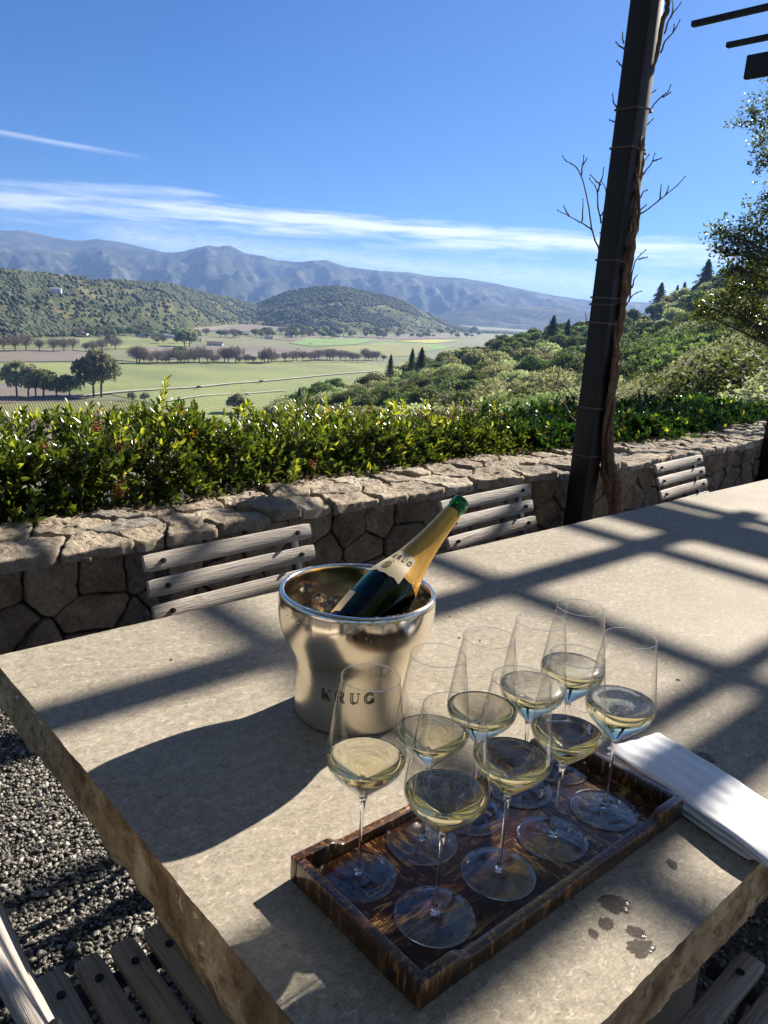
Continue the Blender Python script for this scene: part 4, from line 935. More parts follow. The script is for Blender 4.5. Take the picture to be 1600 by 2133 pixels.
twigs([[(1248, 520), (1240, 500), (1232, 475), (1228, 440), (1221, 405), (1214, 375), (1202, 350), (1190, 341), (1178, 334), (1172, 325)],
       [(1234, 480), (1222, 470), (1206, 462), (1185, 450), (1162, 438)], [(1185, 450), (1180, 440), (1174, 430)], [(1212, 462), (1214, 440), (1214, 415)],
       [(1210, 366), (1213, 348), (1216, 325)], [(1213, 345), (1222, 330)],
       [(1252, 465), (1246, 430), (1244, 400), (1240, 388), (1228, 372)], [(1245, 400), (1250, 380), (1255, 368), (1258, 350)], [(1252, 385), (1243, 378), (1230, 365)], [(1250, 450), (1258, 440), (1262, 420), (1262, 395), (1252, 375)],
       [(1322, 450), (1338, 443), (1352, 434), (1370, 420), (1390, 403), (1412, 385), (1427, 368)], [(1374, 416), (1376, 402), (1377, 386)], [(1386, 406), (1390, 398), (1392, 389)], [(1330, 440), (1340, 432), (1346, 427)],
       [(1337, 366), (1348, 352), (1358, 338), (1364, 320)], [(1360, 335), (1368, 333), (1377, 330)], [(1332, 345), (1342, 335), (1352, 322)], [(1332, 415), (1340, 400), (1348, 396)],
       [(1340, 256), (1350, 238), (1362, 218), (1380, 200), (1392, 190), (1397, 178)], [(1380, 202), (1390, 197), (1397, 192)], [(1340, 268), (1350, 258), (1360, 248)], [(1345, 202), (1356, 194), (1366, 188)],
       [(1282, 690), (1292, 665), (1302, 640), (1316, 618), (1326, 610), (1336, 607)], [(1310, 628), (1314, 605), (1314, 590), (1318, 565), (1323, 545), (1335, 530), (1345, 521)], [(1316, 600), (1322, 580), (1327, 574)], [(1330, 540), (1340, 537), (1348, 536)],
       [(1280, 740), (1295, 735), (1306, 720), (1312, 700), (1322, 685)], [(1278, 790), (1290, 770), (1294, 750), (1308, 735)],
       [(1200, 880), (1188, 865), (1178, 845), (1165, 820), (1158, 800), (1147, 785), (1143, 765)], [(1163, 815), (1150, 810), (1138, 800), (1124, 790)], [(1204, 832), (1190, 820), (1178, 805), (1168, 798), (1158, 800)], [(1158, 800), (1162, 785), (1165, 770)],
       [(1228, 680), (1222, 672), (1220, 655)], [(1300, 102), (1290, 95), (1283, 88)], [(1299, 90), (1297, 78), (1297, 68)], [(1296, 140), (1290, 132), (1285, 127)], [(1286, 228), (1278, 212), (1276, 196)], [(1280, 254), (1270, 250)],
       [(1384, 70), (1392, 45), (1400, 30), (1410, 18), (1418, 6)], [(1376, 110), (1386, 85), (1400, 70), (1410, 55), (1416, 42)], [(1402, 68), (1404, 52)], [(1396, 38), (1402, 20), (1400, 2)],
       [(1340, 155), (1325, 135), (1310, 112), (1300, 100)], [(1320, 290), (1305, 270), (1294, 245), (1284, 222)], [(1310, 520), (1290, 505), (1270, 495), (1250, 485)], [(1300, 560), (1306, 530), (1312, 520)], [(1366, 130), (1372, 100), (1376, 60)], [(1352, 120), (1356, 60), (1352, 20), (1356, -5)]])
M_strap = plain('faded_tie_strap', (0.085, 0.062, 0.066), 0.7, vs=80)
def strap(py, extra=0.0, tilt=0.0):
    xs = 1255 + (1066-py)*0.0  # not used; strap hugs post and trunk
    c = at_plane(1240 if py > 700 else 1270, py, pc, vdir); z = c[2]
    hw = PW/2+0.005; pts = [(-hw, -hw), (hw, -hw), (hw+0.075, -hw+0.035+extra), (hw+0.08, 0.0+extra), (hw+0.03, hw), (-hw, hw)]
    V = []; F = []
    for i, (a, b) in enumerate(pts):
        P = T(4.085+a, 2.62+b, 0)
        for dz, o in ((-0.0055, 0), (0.0055, 0)): V.append(P+np.array([0, 0, z+dz+tilt*a]) - VB)
    for i, (a, b) in enumerate(pts):
        P = T(4.085+a*1.02, 2.62+b*1.02, 0)
        for dz in (-0.0055, 0.0055): V.append(P+np.array([0, 0, z+dz+tilt*a]) - VB)
    n = len(pts)
    for i in range(n):
        j = (i+1) % n; F += [(2*i, 2*j, 2*j+1, 2*i+1), (12+2*i, 12+2*i+1, 12+2*j+1, 12+2*j), (2*i+1, 2*j+1, 12+2*j+1, 12+2*i+1), (2*i, 12+2*i, 12+2*j, 2*j)]
    MB().add(V, F).obj('tie_strap', M_strap, vine, smooth=False)
for py, t_ in ((230, 0.1), (312, 0), (545, -0.05), (622, 0), (630, 0.25), (675, -0.05), (848, 0), (948, 0.0)): strap(py, 0, t_)

# bare canes trained over the pergola roof
rc2 = np.random.default_rng(61)
for k in range(46):
    a = T(rc2.uniform(-1.6, 4.2), rc2.uniform(-1.8, 2.2), ZS1+0.02)-VB; hd = rc2.uniform(0, 6.28); P = [a]
    for i in range(int(rc2.integers(5, 11))):
        hd += rc2.normal(0, .45); a = a+np.array([math.cos(hd)*.22, math.sin(hd)*.22, rc2.normal(0, .035)]); a[2] = np.clip(a[2], ZS1+0.005, ZS1+0.16); P.append(a)
    P = spline(P, 3); r0 = rc2.uniform(.005, .013); mb = MB(); mb.tube(P, [r0*(1-.7*i/(len(P)-1)) for i in range(len(P))], 6)
    for _ in range(4):
        b0 = P[int(rc2.integers(2, len(P)-1))]; d = rc2.normal(0, .1, 3); d[2] = abs(d[2])*.6-.02; mb.tube(spline([b0, b0+d, b0+d*1.9+rc2.normal(0, .03, 3)], 3), [r0*.45, r0*.42, r0*.4, r0*.36, r0*.32, r0*.28, r0*.2], 5)
    mb.obj('vine_cane', M_twig, vine, angle=0)
# ------------------------------------------------------------------ foliage helpers
def leaves(P, D, Nrm, Ln, Wd, fold=0.25, curl=0.15):
    """8-vertex folded leaves: base points P, directions D, normals Nrm (all n x 3)"""
    D = D/np.linalg.norm(D, axis=1, keepdims=True); S = np.cross(D, Nrm); S /= np.linalg.norm(S, axis=1, keepdims=True)+1e-9; Nn = np.cross(S, D)
    Ln = np.asarray(Ln)[:, None]; Wd = np.asarray(Wd)[:, None]
    st_ = lambda a, b, c: P+D*Ln*a+S*Wd*b+Nn*(Wd*c)
    V = np.stack([st_(0, 0, 0), st_(.32, -.42, fold), st_(.34, 0, 0), st_(.32, .42, fold), st_(.70, -.40, fold-curl), st_(.72, 0, -curl), st_(.70, .40, fold-curl), st_(1, 0, -curl*2)], 1).reshape(-1, 3)
    f = np.array([(0, 2, 1), (0, 3, 2), (1, 2, 5), (1, 5, 4), (2, 3, 6), (2, 6, 5), (4, 5, 7), (5, 6, 7)])
    F = (f[None]+(np.arange(len(P))*8)[:, None, None]).reshape(-1, 3); return V, F
def unit(a): return a/(np.linalg.norm(a, axis=1, keepdims=True)+1e-9)
M_hleaf = leafmat('glossy_hedge_leaf', (0.022, 0.042, 0.008), (0.072, 0.100, 0.018), (0.30, 0.13, 0.05), rough=0.22, trans=0.33, tcol=(2.2, 2.2, 0.8), spec=0.55)
M_hleaf_new = leafmat('young_hedge_leaf', (0.12, 0.16, 0.025), (0.25, 0.27, 0.05), (0.42, 0.22, 0.08), rough=0.30, trans=0.45, tcol=(1.9, 1.9, 0.7))
M_hleaf_dark = leafmat('dark_hedge_leaf', (0.010, 0.028, 0.008), (0.024, 0.058, 0.014), (0.12, 0.14, 0.03), rough=0.26, trans=0.30, tcol=(2.3, 2.5, 0.7), spec=0.55)
M_stem = plain('hedge_stem', (0.10, 0.055, 0.03), 0.8, vs=50); M_berry = plain('red_berry', (0.34, 0.018, 0.02), 0.3, vs=30)
HTOP_U = [-3.0, 0.2, 1.0, 1.5, 2.0, 2.6, 3.4, 4.3, 5.2, 6.2, 9.0]
def htop_from_px():
    P = [(-120, 900), (0, 893), (120, 882), (230, 880), (330, 850), (430, 862), (520, 870), (620, 868), (720, 858), (820, 862), (930, 862), (1030, 865), (1100, 870), (1150, 862), (1250, 850), (1350, 842), (1450, 838), (1600, 838), (1750, 832)]
    o = []
    for px, py in P:
        q = at_plane(px, py+(16 if px > 420 else 8), 3.75*NN, NN); o.append((q@UU, q[2]))
    o.sort(); return o
HT = htop_from_px(); htop = lambda u: float(np.interp(u, [a for a, _ in HT], [b for _, b in HT]))
def hedge_front(u): return wb(u)+0.02
def make_hedge(name, label, u0, u1, leafm, newm, nspr, lf, seed, thick=0.95, newfrac=0.13, wdr=0.42):
    r = np.random.default_rng(seed); h = thing(name, label, 'hedge', T((u0+u1)/2, hedge_front((u0+u1)/2)+thick/2, 0)); HB = np.array(h.location)
    A = []; B = []; stems = []
    for i in range(nspr):
        u = r.uniform(u0, u1); top = htop(u)+0.10*fbm(u*2.4, seed, 0, 3); nf = hedge_front(u)
        face = r.random()
        if face < 0.46:      # front
            z = WZ-0.12+(top-WZ+0.06)*r.random()**0.85; n_ = nf+0.02+0.07*r.random()+0.12*(z-WZ)/(max(top-WZ, .1))**1.0+0.05*fbm(u*5, z*5, seed, 2); od = -NN*0.75+np.array([0, 0, 0.75])+r.normal(0, .45, 3)
        elif face < 0.9:     # top
            n_ = nf+0.12+(thick-0.2)*r.random()**1.2; z = top-0.05-0.10*r.random()-0.05*fbm(u*4, n_*4, seed+2, 2); od = np.array([0, 0, 1.0])+r.normal(0, .38, 3)-NN*0.12
        else:                # inside
            n_ = nf+0.1+(thick-0.3)*r.random(); z = WZ-0.1+(top-WZ)*r.random()*0.9; od = r.normal(0, 1, 3)
        if z > htop(u)+0.09: continue
        od = od/np.linalg.norm(od); base_ = T(u, n_, z)-od*0.05; ln = r.uniform(0.08, 0.17); k = int(r.integers(7, 12))
        up = np.cross(od, [0.3, 0.8, 0.1]); up /= np.linalg.norm(up); sd_ = np.cross(od, up)
        new = (face < 0.9 and r.random() < newfrac*(2.0 if face >= 0.46 else 1.2))
        ph = r.uniform(0, 6.28)
        for j in range(k):
            t = (j+1)/k; q = ph+j*2.4; rad_ = up*math.cos(q)+sd_*math.sin(q)
            d = od*(0.45+0.75*t)+rad_*(1.05-0.55*t)+r.normal(0, .12, 3); nrm = od*1.0-rad_*0.6+r.normal(0, .25, 3)
            L_ = lf*r.uniform(0.5, 1.3)*(0.75 if t > 0.85 else 1)
            (B if (new and t > 0.55) else A).append((*(base_+od*ln*t-HB), *d, *nrm, L_))
        stems.append((base_-HB-od*0.03, base_-HB+od*ln))
    for rows_, mt, nm in ((A, leafm, 'foliage'), (B, newm, 'young_leaves')):
        a = np.array(rows_)
        if len(a) == 0: continue
        V, F = leaves(a[:, :3], a[:, 3:6], a[:, 6:9], a[:, 9], a[:, 9]*wdr); link(nm, np_mesh(nm, V, F, True), mt, h)
    mb = MB()
    for a, b in stems[::2]: mb.tube([a, (a+b)/2+r.normal(0, .004, 3), b], [0.0022, 0.0018, 0.0010], 4, cap=False)
    for i in range(int((u1-u0)*26)):
        u = r.uniform(u0, u1); n_ = hedge_front(u)+0.08+0.35*r.random(); a = T(u, n_, WZ-0.3)-HB; b = a+np.array([r.normal(0, .1), r.normal(0, .1), htop(u)-WZ+0.1]); m_ = (a+b)/2+r.normal(0, .05, 3)
        mb.tube(spline([a, m_, b], 4), 0.0038, 5, cap=False)
    mb.obj('stems', M_stem, h, angle=0)
    return h, HB, r
def shoot(h, HB, pts, leafm, lf, seed, k=26):
    r = np.random.default_rng(seed); P = spline(pts, 6); mb = MB(); mb.tube([p-HB for p in P], [0.004-0.0025*i/(len(P)-1) for i in range(len(P))], 6); mb.obj('tall_shoot', M_stem, h, angle=0); A = []
    for j in range(k):
        t = 0.15+0.85*j/(k-1); i = min(len(P)-2, int(t*(len(P)-1))); p = P[i]+(P[i+1]-P[i])*(t*(len(P)-1)-i); od = P[i+1]-P[i]; od = od/np.linalg.norm(od)
        q = j*2.4; up = np.cross(od, [0.3, 0.8, 0.1]); up /= np.linalg.norm(up); s = np.cross(od, up); rad_ = up*math.cos(q)+s*math.sin(q)
        A.append((*(p-HB), *(od*(0.6+0.7*t)+rad_*(1.0-0.5*t)), *(od-rad_*.5), lf*r.uniform(.8, 1.15)))
    a = np.array(A); V, F = leaves(a[:, :3], a[:, 3:6], a[:, 6:9], a[:, 9], a[:, 9]*0.42); link('shoot_leaves', np_mesh('sl', V, F), leafm, h)
def berries(h, HB, c, seed, n=26, s=0.035):
    r = np.random.default_rng(seed); mb = MB()
    bm = bmesh.new(); bmesh.ops.create_icosphere(bm, subdivisions=2, radius=1); bv = np.array([v.co for v in bm.verts]); bf = [tuple(v.index for v in f.verts) for f in bm.faces]; bm.free()
    for _ in range(n): p = c-HB+r.normal(0, s*0.45, 3); mb.add(bv*r.uniform(.0032, .0046)+p, bf)
    mb.obj('berry_cluster', M_berry, h, angle=0)
h1, HB1, r1 = make_hedge('hedge', 'sunlit hedge with small glossy leaves and red berries behind the stone wall', -2.2, 5.0, M_hleaf, M_hleaf_new, int(5400*HDENS), 0.053, 3, newfrac=0.09)
q = lambda px, py, n_=3.55: at_plane(px, py, n_*NN, NN)
shoot(h1, HB1, [q(330, 900), q(334, 860), q(338, 830), q(345, 797)], M_hleaf_new, 0.05, 5)
shoot(h1, HB1, [q(640, 900, 3.8), q(640, 870, 3.8), q(640, 845, 3.8), q(643, 825, 3.8)], M_hleaf, 0.05, 6)
shoot(h1, HB1, [q(35, 900), q(45, 880), q(48, 862)], M_hleaf, 0.05, 7, 16); shoot(h1, HB1, [q(255, 900), q(256, 885), q(256, 868)], M_hleaf_new, 0.048, 8, 16); shoot(h1, HB1, [q(680, 880, 3.8), q(681, 860, 3.8), q(678, 838, 3.8)], M_hleaf_new, 0.048, 9, 16)
shoot(h1, HB1, [q(610, 1000, wb(1.7)+0.02), q(612, 985, wb(1.7)-0.05), q(615, 965, wb(1.7)-0.08)], M_hleaf_new, 0.05, 10, 22)
rsx = random.Random(21)
for i in range(30):
    px = rsx.uniform(-40, 1080); n_ = rsx.uniform(3.4, 3.9); y0 = 872 if px > 420 else 892; hh = rsx.uniform(14, 34)
    shoot(h1, HB1, [q(px, y0, n_), q(px+rsx.uniform(-4, 4), y0-hh*.5, n_), q(px+rsx.uniform(-9, 9), y0-hh, n_)], M_hleaf_new if i % 3 else M_hleaf, 0.05, 100+i, 14)
for px, py, n_ in ((650, 968, wb(1.9)), (640, 1004, wb(1.9)), (200, 888, 3.4), (250, 1018, wb(1.0)), (250, 925, wb(1.1)+.05), (742, 858, 3.6), (770, 856, 3.7), (875, 858, 3.7), (990, 845, 3.9), (940, 868, 3.6), (985, 855, 3.5), (400, 1080, wb(1.3)), (96, 935, 3.3)): berries(h1, HB1, q(px, py, n_), px)
h2, HB2, r2 = make_hedge('hedge', 'darker broad-leaved hedge behind the wall, right of the post', 4.55, 10.0, M_hleaf_dark, M_hleaf_new, int(4600*HDENS), 0.068, 9, thick=1.1, newfrac=0.06, wdr=0.5)
# ------------------------------------------------------------------ woods on the slope: ground and trees
cols_x = [500, 560, 600, 680, 750, 820, 900, 980, 1050, 1200, 1350, 1480, 1550, 1650, 1800, 2000]
DN = dict(zip(cols_x, [300, 230, 190, 165, 150, 135, 120, 108, 95, 75, 60, 48, 42, 36, 32, 30]))
DF = dict(zip(cols_x, [310, 245, 230, 270, 320, 360, 400, 450, 500, 540, 580, 560, 520, 470, 420, 400]))
YF = dict(zip(cols_x, [900, 862, 832, 808, 790, 772, 748, 722, 700, 675, 643, 580, 555, 520, 470, 420]))
YN = dict(zip(cols_x, [930, 905, 895, 885, 880, 878, 876, 874, 872, 868, 862, 858, 856, 852, 850, 850]))
def ci(D, x): return float(np.interp(x, cols_x, [D[k] for k in cols_x]))
def canopy(x, s):
    dn, df = ci(DN, x), ci(DF, x); d = dn*(df/dn)**s; y = ci(YN, x)+(ci(YF, x)-ci(YN, x))*s**0.9
    return at_d(x, y, d), d, y
THG = 8.5
VZ = -65.0
def groundz_cols():
    xs = np.linspace(420, 2000, 70); rows = []
    for x in xs:
        az_, _ = azel(x, 760); P = []
        dn, df = ci(DN, x), ci(DF, x)
        fade = np.clip((x-470)/110, 0, 1)
        zl = lambda d: max(VZ-2.5, -0.3-0.26*(d-5))
        ds = list(np.geomspace(4.6, dn, 16))[:-1]+list(np.geomspace(dn, df, 22))+list(np.geomspace(df*1.06, 2200, 12))
        zn = canopy(x, 0)[0][2]-THG; zf = canopy(x, 1)[0][2]-THG
        for d in ds:
            if d < dn: t = (d-4.6)/(dn-4.6); zw = -0.3+(zn+0.3)*t**0.8
            elif d <= df: zw = canopy(x, math.log(d/dn)/math.log(df/dn))[0][2]-THG
            else: zw = max(VZ-2.5, zf-(d-df)*(0.35 if x < 1300 else 0.12))
            z = fade*zw+(1-fade)*zl(d)
            P.append((math.sin(az_)*d, math.cos(az_)*d, z))
        rows.append(P)
    # left slope columns
    left = []
    for a in np.linspace(-75, math.degrees(azel(420, 760)[0])-1, 18):
        P = []; x = 420
        for d in [np.hypot(*p[:2]) for p in rows[0]]:
            P.append((math.sin(R(a))*d, math.cos(R(a))*d, max(VZ-2.5, -0.3-0.26*(d-5))))
        left.append(P)
    rows = left+rows
    # right side, off frame
    last = rows[-1]; a0 = math.atan2(last[0][0], last[0][1])
    for a in np.linspace(a0+0.08, a0+0.9, 7): rows.append([(math.sin(a)*np.hypot(p[0], p[1]), math.cos(a)*np.hypot(p[0], p[1]), p[2]) for p in last])
    return np.array(rows)
G = groundz_cols(); nr, nc, _ = G.shape
F = [(i*nc+j, i*nc+j+1, (i+1)*nc+j+1, (i+1)*nc+j) for i in range(nr-1) for j in range(nc-1)]
def mat_slope():
    m, nt, b = newmat('wild_grass_slope'); p = wpos(nt); n1 = noise(nt, p, 0.05, 6, 0.6); n2 = noise(nt, p, 1.5, 5, 0.7)
    nt.links.new(ramp(nt, mth(nt, 'ADD', mth(nt, 'MULTIPLY', n1, .6), mth(nt, 'MULTIPLY', n2, .4)), [(0.35, (0.022, 0.032, 0.011)), (0.55, (0.045, 0.060, 0.02)), (0.75, (0.11, 0.10, 0.045))]), b.inputs['Base Color']); setb(b, Roughness=0.95); bump(nt, b, n2, 0.6, 0.3); return m
setp(link('hillside', np_mesh('hillside', G.reshape(-1, 3), F), mat_slope()), kind='structure')
def ground_at(x, y):
    """height of the sloping ground under a point"""
    a = math.atan2(x, y); d = math.hypot(x, y)
    az_ = np.arctan2(G[:, 0, 0], G[:, 0, 1]); i = int(np.clip(np.searchsorted(az_, a)-1, 0, nr-2)); t = np.clip((a-az_[i])/(az_[i+1]-az_[i]), 0, 1)
    def col(i): dd = np.hypot(G[i, :, 0], G[i, :, 1]); return np.interp(d, dd, G[i, :, 2])
    return float(col(i)*(1-t)+col(i+1)*t)

def crown_cloud(r, n, lobes, size, flat=0.9, soft=0.30, up=0.1):
    """leaf-clump quads spread through a crown made of lobes: list of (centre, radius)"""
    c = np.array([l[0] for l in lobes]); rad_ = np.array([l[1] for l in lobes]); wgt = rad_**2; k = r.choice(len(lobes), n, p=wgt/wgt.sum())
    d = unit(r.normal(0, 1, (n, 3))); d[:, 2] = np.where(d[:, 2] < -0.55, -d[:, 2]*0.8, d[:, 2])
    rr = rad_[k]*(1-np.abs(r.normal(0, soft, n)))
    P = c[k]+d*rr[:, None]*np.array([1, 1, flat])
    # keep it open: drop where a low-frequency noise says gap
    g = np.array([mnoise.noise(Vector(p)*(1.6/size/4)) for p in P]) if n < 60000 else r.normal(0, 1, n)
    P = P[g > -0.32]; d = d[g > -0.32]; n = len(P)
    s = size*r.lognormal(0, 0.3, n); nrm = unit(d+r.normal(0, 0.75, (n, 3))+np.array([0, 0, up])); t1 = unit(np.cross(nrm, r.normal(0, 1, (n, 3)))); t2 = np.cross(nrm, t1)
    a, b = t1*s[:, None], t2*(s*r.uniform(0.5, 0.9, n))[:, None]
    V = np.stack([P-a, P-b*0.9+a*0.1, P+a, P+b*0.9-a*0.1], 1).reshape(-1, 3); F = np.arange(4*n).reshape(-1, 4); return V, F
def trunk_mesh(r, H, Rr, lobes, base=(0, 0, 0)):
    mb = MB(); fork = np.array([0, 0, H*0.28]); mb.tube(spline([np.array([0, 0, -1.0]), np.array([.05*H*r.normal(), .03*H*r.normal(), H*0.14]), fork], 4), [Rr*1.2, Rr*1.05, Rr, Rr, Rr, Rr*.95, Rr*.9, Rr*.9, Rr*.85][:9], 8)
    for c, rd in lobes:
        c = np.array(c); m_ = fork+(c-fork)*0.5+r.normal(0, .04*H, 3); P = spline([fork, m_, c+r.normal(0, .1*rd, 3)], 4); mb.tube(P, [Rr*.6-(Rr*.5)*i/(len(P)-1) for i in range(len(P))], 5, cap=False)
    return mb
M_bark = plain('oak_bark', (0.10, 0.085, 0.065), 0.9, vs=6, var=0.4, bs=0.4)
M_oak1 = leafmat('olive_oak_leaf', (0.18, 0.195, 0.095), (0.33, 0.33, 0.185), (0.46, 0.43, 0.29), rough=0.7, spec=0.15, trans=0.42, tcol=(1.4, 1.45, 1.0), objvar=1.0)
M_oak2 = leafmat('dark_oak_leaf', (0.055, 0.078, 0.032), (0.12, 0.145, 0.060), (0.22, 0.23, 0.11), rough=0.7, spec=0.15, trans=0.38, tcol=(1.5, 1.7, 0.8), objvar=0.9)
M_oak3 = leafmat('grey_green_oak_leaf', (0.15, 0.165, 0.10), (0.28, 0.29, 0.18), (0.40, 0.39, 0.28), rough=0.7, spec=0.15, trans=0.38, tcol=(1.4, 1.45, 1.0), objvar=0.8)
M_con = leafmat('conifer_needles', (0.045, 0.070, 0.040), (0.10, 0.13, 0.070), None, rough=0.8, spec=0.1, trans=0.25, objvar=0.6)
M_bare = plain('bare_oak_twigs', (0.25, 0.20, 0.16), 0.9, vs=3, var=0.3)
def oak_proto(name, H, Wd, n, size, mt, seed, nl=12):
    r = np.random.default_rng(seed); lobes = []
    for i in range(nl):
        a = i*2.4+r.uniform(-.4, .4); v_ = 1-(i+.5)/nl*1.55; h_ = math.sqrt(max(0, 1-v_*v_)); k_ = r.uniform(0.72, 1.08)
        lobes.append((np.array([Wd*0.36*h_*k_*math.cos(a), Wd*0.36*h_*k_*math.sin(a), H*(0.55+0.33*v_*k_)]), Wd*r.uniform(0.19, 0.29)))
    V, F = crown_cloud(r, n, lobes, size)
    crown = np_mesh('crown', V, F, False); tm = trunk_mesh(r, H, H*0.03, lobes).mesh('trunk', True, 0, 2, 0)
    return crown, tm, mt
def conifer_proto(H, Wd, n, size, seed):
    r = np.random.default_rng(seed); t = r.random(n)**0.75; lev = np.floor(t*22)/22; z = H*(0.12+0.88*t); rad_ = Wd/2*(1-t)**0.85*(0.55+0.45*((t*22) % 1 < 0.55)); a = r.uniform(0, 6.28, n); q = r.random(n)**0.5
    wob_ = 1+0.35*np.sin(a*3+lev*40); P = np.stack([np.cos(a)*rad_*q*wob_, np.sin(a)*rad_*q*wob_, z-0.25*rad_*q], 1)
    d = np.stack([np.cos(a), np.sin(a), -0.25+0*a], 1)+r.normal(0, .25, (n, 3)); d = unit(d); s = size*r.lognormal(0, .3, n); side = unit(np.cross(d, r.normal(0, .5, (n, 3))+[0, 0, 1]))
    V = np.stack([P-d*s[:, None], P-side*s[:, None]*.35, P+d*s[:, None], P+side*s[:, None]*.35], 1).reshape(-1, 3)
    mb = MB().tube([(0, 0, -1), (0, 0, H*.5), (0, 0, H)], [H*.016, H*.01, 0.02], 6); return np_mesh('crown', V, np.arange(4*n).reshape(-1, 4), False), mb.mesh('trunk', True, 0, 2, 0), M_con
near_p = [oak_proto('n', 8.5, 9.5, int(36000*TD), 0.085, M_oak1, 1), oak_proto('n', 8.5, 9.0, int(36000*TD), 0.085, M_oak3, 2), oak_proto('n', 9.0, 9.0, int(36000*TD), 0.085, M_oak2, 3, 19), oak_proto('n', 7.5, 8.0, int(30000*TD), 0.085, M_oak1, 4, 13)]
mid_p = [oak_proto('m', 8.5, 9.5, 7500, 0.20, M_oak1, 11), oak_proto('m', 8.5, 9.0, 7000, 0.20, M_oak3, 12), oak_proto('m', 9.0, 9.0, 7500, 0.20, M_oak2, 13, 19), oak_proto('m', 8, 8, 6500, 0.19, M_oak1, 14, 13), oak_proto('m', 9.5, 8, 7000, 0.2, M_oak2, 15, 14)]
far_p = [oak_proto('f', 8.5, 9.5, 2600, 0.36, M_oak1, 21), oak_proto('f', 9.0, 9.0, 2600, 0.36, M_oak2, 22), oak_proto('f', 8, 8, 2400, 0.36, M_oak2, 23, 9)]
con_p = [conifer_proto(14, 10.0, 9000, 0.36, 31), conifer_proto(15, 8.0, 9000, 0.34, 32)]
def put_tree(name, proto, label, cat, group, loc, rot, scale):
    t = thing(name, label, cat, loc, rot, group); t.scale = (scale[0], scale[0], scale[1]) if isinstance(scale, tuple) else (scale,)*3
    cr, tr, mt = proto
    o = bpy.data.objects.new('crown', cr); COL.objects.link(o); o.parent = t
    if not cr.materials: cr.materials.append(mt)
    o = bpy.data.objects.new('trunk', tr); COL.objects.link(o); o.parent = t
    if not tr.materials: tr.materials.append(M_bark)
    return t
rt = np.random.default_rng(77)
placed = []
s = -0.1
while s < 1.0:
    x = 575+rt.uniform(0, 40)
    while x < 1790:
        ss = min(1.0, max(0.0, s+rt.uniform(-0.025, 0.025))); P, d, y = canopy(x, ss)
        c = 8.5*CAM_F/d
        if not (s < 0 and x < 900):
            placed.append((x, ss, P, d, y))
        x += c*rt.uniform(0.50, 0.85)
    # advance so rows overlap by about half a crown in depth
    s += 0.085 if s < 0.35 else (0.075 if s < 0.7 else 0.07)
placed.sort(key=lambda q: q[3])
keep = []
for q_ in placed:
    mind = 4.6 if q_[3] < 150 else 6.0 if q_[3] < 300 else 7.5
    if all(math.hypot(q_[2][0]-k_[2][0], q_[2][1]-k_[2][1]) > mind*1.28 for k_ in keep): keep.append(q_)
print('woods trees', len(keep))
LB = {0: ('pale olive oak crowded among the others on the wooded slope', 'oak tree', 'pale olive oaks on the wooded slope'), 1: ('dark green oak crowded among the others on the wooded slope', 'oak tree', 'dark green oaks on the wooded slope'), 2: ('grey green oak crowded among the others on the wooded slope', 'oak tree', 'grey green oaks on the wooded slope'), 3: ('dark pointed conifer rising among oaks on the wooded slope', 'conifer', 'conifers on the wooded slope')}
for i, (x, ss, P, d, y) in enumerate(keep):
    f = mnoise.noise(Vector((x*0.004, ss*3, 2)))+rt.normal(0, .22); pool = near_p if d < 105 else mid_p if d < 300 else far_p
    hsc = rt.uniform(0.85, 1.15); gz = ground_at(P[0], P[1]); rise = P[2]-gz
    con = (rt.random() < (0.015 if d > 200 else 0.0)) and x < 1500
    if con: kind = 3
    else: kind = (1 if (f < -0.12 or (d > 300 and f < 0.25)) else 2 if (x > 1200 and f < 0.22 and d < 300) else 0)
    if kind == 3: pr_ = con_p[i % 2]; put_tree('conifer_tree', pr_, *LB[3], P+[0, 0, -8.5*1.0], rt.uniform(0, 6), (rt.uniform(.55, .8), rt.uniform(.75, 1.0))); continue
    cand = [p for p in pool if p[2] is (M_oak1, M_oak2, M_oak3)[kind]] or pool
    put_tree('oak_tree', cand[int(rt.integers(len(cand)))], *LB[kind], (P[0], P[1], P[2]-9.0*hsc), rt.uniform(0, 6), (rt.uniform(1.15, 1.65), hsc*1.25))
# singled-out conifers on the skyline and at the foot of the slope
for px, py, d, hpx, lab in ((1478, 537, 560, 62, 'tallest pointed conifer on the right skyline'), (1380, 586, 600, 62, 'broad pale conifer on the skyline just right of the post'), (1427, 590, 640, 40, 'small conifer on the skyline between the two larger ones'), (1412, 596, 640, 34, 'smallest conifer on the right skyline, leftmost of its pair'),
                            (880, 722, 300, 60, 'dark narrow conifer at the edge of the wooded slope, tallest of its trio'), (860, 728, 310, 48, 'middle dark conifer of the trio at the edge of the slope'), (815, 740, 300, 40, 'leftmost dark conifer of the trio at the edge of the slope'), (1155, 655, 420, 60, 'tall bushy conifer above the oaks left of the post'), (1185, 668, 420, 48, 'dark conifer right beside the tall bushy one left of the post'),
                            (624, 808, 225, 26, 'low bushy conifer at the lower left tip of the wooded slope')):
    P = at_d(px, py, d); H = hpx*d/CAM_F*(1.35 if d > 350 else 1.05); pr_ = con_p[0 if hpx > 50 else 1]; put_tree('conifer_tree', pr_, lab, 'conifer', None, P+[0, 0, -H], px*.01, (H/15*1.0, H/14.5))

